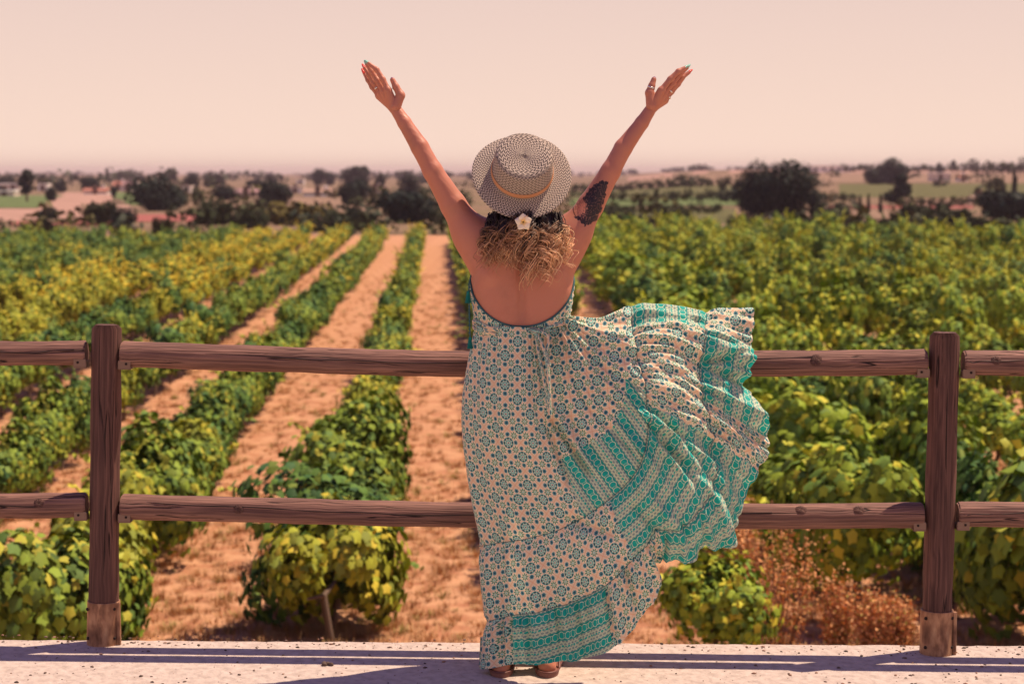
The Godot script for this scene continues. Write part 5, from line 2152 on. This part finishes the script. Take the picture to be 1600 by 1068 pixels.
var back_ribs := [
	[Vector3(-0.1099, 1.0758, 0.2500), Vector3(-0.1536, 0.8288, 0.2500), Vector3(-0.1342, 0.5916, 0.2600), Vector3(-0.0948, 0.3896, 0.2700), Vector3(-0.0850, 0.2744, 0.2750), Vector3(-0.0732, 0.1589, 0.2800), Vector3(-0.0792, 0.0123, 0.2900)],
	[Vector3(-0.0679, 1.0750, 0.3150), Vector3(-0.0930, 0.8305, 0.3450), Vector3(-0.0721, 0.6037, 0.3350), Vector3(-0.0293, 0.4122, 0.3450), Vector3(-0.0176, 0.3005, 0.3500), Vector3(-0.0039, 0.1897, 0.3600), Vector3(0.0059, 0.0444, 0.3750)],
	[Vector3(-0.0193, 1.0735, 0.3450), Vector3(-0.0193, 0.8257, 0.3850), Vector3(0.0058, 0.6149, 0.3800), Vector3(0.0484, 0.4318, 0.3850), Vector3(0.0620, 0.3188, 0.3900), Vector3(0.0834, 0.2117, 0.3950), Vector3(0.0971, 0.0568, 0.4000)],
	[Vector3(0.0290, 1.0716, 0.3450), Vector3(0.0481, 0.8166, 0.3900), Vector3(0.0887, 0.6223, 0.3900), Vector3(0.1314, 0.4572, 0.3950), Vector3(0.1528, 0.3504, 0.4000), Vector3(0.1800, 0.2435, 0.4050), Vector3(0.2038, 0.0700, 0.4050)],
	[Vector3(0.0734, 1.0693, 0.3400), Vector3(0.1003, 0.8050, 0.3750), Vector3(0.1656, 0.6239, 0.4000), Vector3(0.2155, 0.5038, 0.4150), Vector3(0.2461, 0.4015, 0.4300), Vector3(0.2787, 0.3002, 0.4400), Vector3(0.3046, 0.1143, 0.4400)],
	[Vector3(0.1064, 1.0688, 0.3350), Vector3(0.1428, 0.8238, 0.3700), Vector3(0.2344, 0.6643, 0.4100), Vector3(0.2915, 0.5609, 0.4300), Vector3(0.3295, 0.4666, 0.4450), Vector3(0.3679, 0.3860, 0.4500), Vector3(0.4086, 0.2393, 0.4300)],
	[Vector3(0.1220, 1.0704, 0.3300), Vector3(0.1868, 0.8445, 0.3800), Vector3(0.3004, 0.7060, 0.4300), Vector3(0.3589, 0.6319, 0.4500), Vector3(0.4050, 0.5362, 0.4550), Vector3(0.4448, 0.4618, 0.4400), Vector3(0.4268, 0.3718, 0.3800)],
	[Vector3(0.1318, 1.0719, 0.3250), Vector3(0.2212, 0.8683, 0.3850), Vector3(0.3401, 0.7549, 0.4350), Vector3(0.3925, 0.7000, 0.4550), Vector3(0.4677, 0.5845, 0.4550), Vector3(0.5279, 0.4988, 0.4300), Vector3(0.5536, 0.4053, 0.3700)],
	[Vector3(0.1396, 1.0754, 0.3200), Vector3(0.2500, 0.9031, 0.3850), Vector3(0.3626, 0.8223, 0.4350), Vector3(0.4076, 0.7800, 0.4500), Vector3(0.5130, 0.6867, 0.4300), Vector3(0.6069, 0.5986, 0.4000), Vector3(0.6741, 0.4290, 0.3500)],
	[Vector3(0.1476, 1.0805, 0.3100), Vector3(0.2693, 0.9413, 0.3800), Vector3(0.3687, 0.8787, 0.4250), Vector3(0.4083, 0.8472, 0.4350), Vector3(0.5110, 0.7888, 0.4000), Vector3(0.6041, 0.7251, 0.3600), Vector3(0.7432, 0.6293, 0.3100)],
	[Vector3(0.1536, 1.0859, 0.3050), Vector3(0.2698, 0.9881, 0.3650), Vector3(0.3543, 0.9439, 0.4050), Vector3(0.3943, 0.9213, 0.4100), Vector3(0.4855, 0.8923, 0.3750), Vector3(0.5721, 0.8494, 0.3400), Vector3(0.7825, 0.7265, 0.3000)],
	[Vector3(0.1577, 1.0891, 0.2950), Vector3(0.2645, 1.0352, 0.3500), Vector3(0.3458, 1.0185, 0.3800), Vector3(0.3763, 1.0093, 0.3850), Vector3(0.4786, 1.0008, 0.3550), Vector3(0.5751, 0.9546, 0.3200), Vector3(0.7245, 0.8916, 0.2800)],
	[Vector3(0.1622, 1.0934, 0.2750), Vector3(0.2620, 1.0750, 0.3150), Vector3(0.3385, 1.0786, 0.3350), Vector3(0.3656, 1.0766, 0.3350), Vector3(0.4779, 1.0746, 0.3100), Vector3(0.5860, 1.0487, 0.2800), Vector3(0.7309, 0.9969, 0.2500)],
	[Vector3(0.1648, 1.0994, 0.2500), Vector3(0.2570, 1.0896, 0.2500), Vector3(0.3239, 1.1148, 0.2450), Vector3(0.3634, 1.1282, 0.2400), Vector3(0.4829, 1.1229, 0.2200), Vector3(0.5975, 1.1036, 0.2000), Vector3(0.7384, 1.1041, 0.1800)]]
var front_ribs := [
	[Vector3(0.1521, 1.0885, 0.2100), Vector3(0.2510, 1.0653, 0.1900), Vector3(0.3235, 1.0659, 0.1700), Vector3(0.3436, 1.0637, 0.1650), Vector3(0.4414, 1.0635, 0.1600), Vector3(0.5302, 1.0403, 0.1500), Vector3(0.6490, 0.9916, 0.1200)],
	[Vector3(0.1452, 1.0755, 0.1700), Vector3(0.2629, 0.9690, 0.1500), Vector3(0.3456, 0.9193, 0.1300), Vector3(0.3791, 0.8968, 0.1200), Vector3(0.4575, 0.8729, 0.1100), Vector3(0.5271, 0.8362, 0.1000), Vector3(0.7058, 0.7232, 0.0800)],
	[Vector3(0.1315, 1.0627, 0.1600), Vector3(0.2444, 0.8775, 0.1300), Vector3(0.3568, 0.7892, 0.1150), Vector3(0.3964, 0.7457, 0.1000), Vector3(0.4903, 0.6571, 0.0900), Vector3(0.5674, 0.5780, 0.0800), Vector3(0.6140, 0.4241, 0.0600)],
	[Vector3(0.1136, 1.0567, 0.1600), Vector3(0.1799, 0.8163, 0.1200), Vector3(0.2942, 0.6680, 0.1000), Vector3(0.3484, 0.5926, 0.0900), Vector3(0.3873, 0.4992, 0.0800), Vector3(0.4170, 0.4330, 0.0700), Vector3(0.3876, 0.3626, 0.0600)],
	[Vector3(0.0757, 1.0547, 0.1600), Vector3(0.1049, 0.7750, 0.1100), Vector3(0.1743, 0.5881, 0.1000), Vector3(0.2277, 0.4679, 0.0900), Vector3(0.2611, 0.3677, 0.0800), Vector3(0.2962, 0.2736, 0.0800), Vector3(0.3235, 0.1008, 0.0800)],
	[Vector3(-0.0199, 1.0587, 0.1600), Vector3(-0.0201, 0.7963, 0.1200), Vector3(0.0061, 0.5837, 0.1100), Vector3(0.0508, 0.4023, 0.1000), Vector3(0.0651, 0.2969, 0.1000), Vector3(0.0876, 0.2000, 0.1000), Vector3(0.1021, 0.0593, 0.1000)]]
var far_plants := [
	["round_tree", "large round dark tree left of the far pink earth field", "tree", -37.45, -198.88, 5.19, 3.76, "round", "trees on the plain beyond the vineyard"],
	["tall_tree", "tall slim dark tree at the far left above the pink field", "tree", -68.04, -263.88, 2.88, 4.31, "tall", "trees on the plain beyond the vineyard"],
	["slim_tree", "small dark tree standing on the green strip at far left", "tree", -65.82, -268.88, 1.74, 2.11, "round", "trees on the plain beyond the vineyard"],
	["dark_bush", "ragged dark bush in front of the pink field at left", "bush", -32.00, -143.88, 2.50, 2.14, "loose", "bushes along the far edge of the vineyard"],
	["dark_bush", "low dark bush beside the ragged bush, before the red earth strip", "bush", -28.23, -133.88, 1.68, 1.47, "round", "bushes along the far edge of the vineyard"],
	["low_bush", "low dome shaped bush on the maroon bank at far left", "bush", -40.12, -159.88, 1.88, 1.05, "round", "bushes along the far edge of the vineyard"],
	["low_bush", "small bush on the vineyard edge below the dome shaped bush", "bush", -29.00, -113.88, 0.72, 1.20, "round", "bushes along the far edge of the vineyard"],
	["low_bush", "small bush before the red earth strip left of the hedge", "bush", -22.53, -117.88, 1.49, 1.31, "loose", "bushes along the far edge of the vineyard"],
	["olive_bush", "broad olive green bush below the round dark tree", "bush", -23.25, -143.88, 3.20, 1.84, "loose", "bushes along the far edge of the vineyard"],
	["olive_bush", "dark bush right of the broad olive green bush", "bush", -19.04, -133.88, 2.80, 1.47, "loose", "bushes along the far edge of the vineyard"],
	["yellow_bush", "yellowish low bushes between two dark trees", "bush", -16.50, -143.88, 4.75, 1.74, "loose_yellow", "bushes along the far edge of the vineyard"],
	["dark_bush", "dark bush at the vineyard edge below the yellowish bushes", "bush", -12.67, -125.88, 2.64, 1.44, "loose", "bushes along the far edge of the vineyard"],
	["dark_bush", "dark bush left of the broad bush near the raised left arm", "bush", -11.20, -133.88, 2.33, 1.47, "loose", "bushes along the far edge of the vineyard"],
	["broad_bush", "broad dark bush just left of the raised left arm", "bush", -8.27, -148.88, 4.34, 2.64, "round", "bushes along the far edge of the vineyard"],
	["dark_bush", "dark bush behind the left upper arm of the woman", "bush", -4.75, -143.88, 3.00, 1.64, "loose", "bushes along the far edge of the vineyard"],
	["cube_tree", "squarish dark tree in the middle of the left plain", "tree", -28.35, -221.88, 3.72, 3.05, "round", "trees on the plain beyond the vineyard"],
	["small_tree", "small dark tree between the round tree and squarish tree", "tree", -41.81, -273.88, 3.08, 2.26, "round", "trees on the plain beyond the vineyard"],
	["plain_tree", "dark tree below the tall rounded tree at left centre", "tree", -19.84, -233.88, 3.68, 3.16, "round", "trees on the plain beyond the vineyard"],
	["horizon_tree", "rounded dark tree standing above the horizon at left centre", "tree", -41.95, -513.88, 7.28, 6.11, "round", "trees on the plain beyond the vineyard"],
	["horizon_tree", "dark tree on the horizon, left one of a close pair", "tree", -62.21, -613.88, 4.55, 5.47, "round", "trees on the plain beyond the vineyard"],
	["horizon_tree", "smaller dark tree on the horizon, right one of a close pair", "tree", -58.69, -613.88, 3.72, 4.02, "round", "trees on the plain beyond the vineyard"],
	["plain_tree", "dark tree behind the left forearm of the woman", "tree", -16.00, -293.88, 3.20, 3.34, "round", "trees on the plain beyond the vineyard"],
	["plain_tree", "bluish tree left of the raised left elbow", "tree", -29.12, -413.88, 3.08, 3.76, "round", "trees on the plain beyond the vineyard"],
	["horizon_tree", "dark tree above the purple roofed house at far left", "tree", -92.40, -413.88, 4.48, 3.20, "round", "trees on the plain beyond the vineyard"],
	["plain_tree", "bluish tree just right of the large round dark tree", "tree", -69.72, -413.88, 3.36, 3.76, "round", "trees on the plain beyond the vineyard"],
	["plain_tree", "small bluish tree on the horizon right of two houses", "tree", -81.47, -513.88, 3.12, 2.82, "round", "trees on the plain beyond the vineyard"],
	["plain_tree", "small bluish tree above the middle of the left plain", "tree", -62.67, -463.88, 4.07, 2.47, "round", "trees on the plain beyond the vineyard"],
	["plain_tree", "small dark tree in front of the row of white houses", "tree", -62.00, -293.88, 1.40, 1.84, "tall", "trees on the plain beyond the vineyard"],
	["plain_tree", "small dark tree between two white houses at far left", "tree", -93.73, -393.88, 2.40, 2.30, "round", "trees on the plain beyond the vineyard"],
	["plain_tree", "bluish tree on the horizon at the far left corner", "tree", -126.08, -473.88, 4.16, 3.72, "round", "trees on the plain beyond the vineyard"],
	["great_tree", "great dark two lobed tree right of the woman", "tree", 23.97, -161.88, 5.15, 5.38, "great", "trees on the plain beyond the vineyard"],
	["great_tree", "lower dark tree joined to the great tree on its left", "tree", 21.65, -163.88, 4.19, 4.55, "great", "trees on the plain beyond the vineyard"],
	["dark_bush", "dark bush at the right foot of the great tree", "bush", 26.12, -158.88, 1.65, 2.55, "round", "bushes along the far edge of the vineyard"],
	["spreading_tree", "spreading dark tree on the right hillside", "tree", 84.85, -423.88, 6.59, 5.46, "round", "trees on the plain beyond the vineyard"],
	["spreading_tree", "lower bushy tree leaning on the spreading hillside tree", "tree", 81.13, -423.88, 4.87, 3.74, "round", "trees on the plain beyond the vineyard"],
	["cone_tree", "dark cone shaped tree below the hillside trees at right", "tree", 46.79, -225.88, 3.87, 3.65, "cone", "trees on the plain beyond the vineyard"],
	["cypress", "small dark cypress, left one of three below the hillside trees", "tree", 34.75, -185.88, 0.61, 1.73, "cypress", "trees on the plain beyond the vineyard"],
	["cypress", "small dark cypress, middle one of three below the hillside trees", "tree", 35.58, -185.88, 0.61, 1.73, "cypress", "trees on the plain beyond the vineyard"],
	["cypress", "small dark cypress, right one of three below the hillside trees", "tree", 36.80, -185.88, 0.61, 1.73, "cypress", "trees on the plain beyond the vineyard"],
	["hill_tree", "small round tree on the right skyline, left one of two", "tree", 142.08, -633.88, 2.56, 3.77, "round", "trees on the plain beyond the vineyard"],
	["hill_tree", "small pointed tree on the right skyline, right one of two", "tree", 146.77, -633.88, 2.35, 4.41, "tall", "trees on the plain beyond the vineyard"],
	["great_bush", "great dark bush at the right edge above the vines", "bush", 42.63, -158.88, 4.84, 2.39, "round", "bushes along the far edge of the vineyard"],
	["dark_cypress", "narrow dark tree above the great bush at right edge", "tree", 65.25, -243.88, 1.25, 3.65, "cypress", "trees on the plain beyond the vineyard"],
	["hill_bush", "dark bushes on the slope left of the narrow dark tree", "bush", 75.30, -293.88, 3.60, 3.15, "loose", "bushes along the far edge of the vineyard"],
	["edge_bush", "dark leafy bush below the tan field strip", "bush", 10.17, -115.88, 2.68, 1.88, "loose", "bushes along the far edge of the vineyard"],
	["edge_bush", "dark leafy bush behind the right upper arm of the woman", "bush", 7.71, -118.88, 3.12, 1.70, "loose", "bushes along the far edge of the vineyard"],
	["edge_bush", "dark leafy bush left below the great tree", "bush", 14.16, -111.88, 2.01, 1.64, "loose", "bushes along the far edge of the vineyard"],
	["edge_bush", "dark leafy bush right below the great tree", "bush", 18.25, -109.88, 3.83, 1.68, "loose", "bushes along the far edge of the vineyard"],
	["edge_bush", "dark leafy bush below the three cypresses", "bush", 19.87, -101.88, 3.35, 1.59, "loose", "bushes along the far edge of the vineyard"],
	["edge_bush", "dark leafy bush right below the cone shaped tree", "bush", 25.00, -113.88, 2.88, 1.60, "loose", "bushes along the far edge of the vineyard"],
	["edge_bush", "dark leafy bush left of the great bush at the right edge", "bush", 29.01, -121.88, 3.46, 1.77, "loose", "bushes along the far edge of the vineyard"],
	["edge_bush", "dark leafy bush below the great bush at the right edge", "bush", 26.77, -103.88, 3.85, 1.54, "loose", "bushes along the far edge of the vineyard"],
	["edge_bush", "dark leafy bush above the vineyard edge below the hillside house", "bush", 32.00, -143.88, 3.75, 1.79, "loose", "bushes along the far edge of the vineyard"],
	["edge_bush", "dark leafy bush below the slope left of the cypresses", "bush", 25.00, -143.88, 3.00, 1.64, "loose", "bushes along the far edge of the vineyard"],
	["edge_bush", "dark leafy bush just right of the straw hat", "bush", 7.47, -153.88, 4.00, 1.64, "loose", "bushes along the far edge of the vineyard"]]
var far_houses := [
	["gable", "low house with a purple roof below the far left horizon tree", -78.00, -353.88, 4.32, 1.32],
	["flat", "white block house left of the tall slim tree", -110.32, -413.88, 5.60, 1.82],
	["flat", "small white house right of the tall slim tree", -104.92, -423.88, 2.01, 1.72],
	["gable", "white gabled house left one of the pale cluster by the round tree", -90.05, -433.88, 2.35, 2.20],
	["gable", "white gabled house second in the pale cluster by the round tree", -86.00, -423.88, 2.01, 2.29],
	["flat", "pale house right end of the pale cluster by the round tree", -81.90, -413.88, 1.68, 1.96],
	["flat", "pale house just right of the large round dark tree", -67.73, -393.88, 1.87, 1.47],
	["gable", "pale house left behind the squarish dark tree", -45.65, -323.88, 3.74, 1.43],
	["gable", "long low house with a red roof right of the squarish tree", -33.33, -323.88, 4.84, 1.43],
	["flat", "pale house left of the long red roofed house", -42.81, -373.88, 3.04, 1.39],
	["gable", "pale house with reddish roof left of the raised left arm", -27.23, -373.88, 3.29, 1.52],
	["flat", "tiny white house on the horizon left of the horizon tree pair", -77.00, -693.88, 2.80, 1.63],
	["flat", "tiny pale house on the horizon at upper left", -127.17, -693.88, 3.27, 1.63],
	["flat", "pale house at the left edge below the white block house", -87.12, -323.88, 3.30, 1.10],
	["flat", "long flat building alone on the right skyline", 116.20, -693.88, 14.00, 2.57],
	["gable", "small white house with dark door on the right hillside", 110.14, -463.88, 1.88, 1.72],
	["flat", "pale ruined wall of a house left of the hillside house", 106.88, -473.88, 4.80, 2.24],
	["gable", "low purple house at the right of the slope terrace", 63.01, -253.88, 1.04, 0.87]]
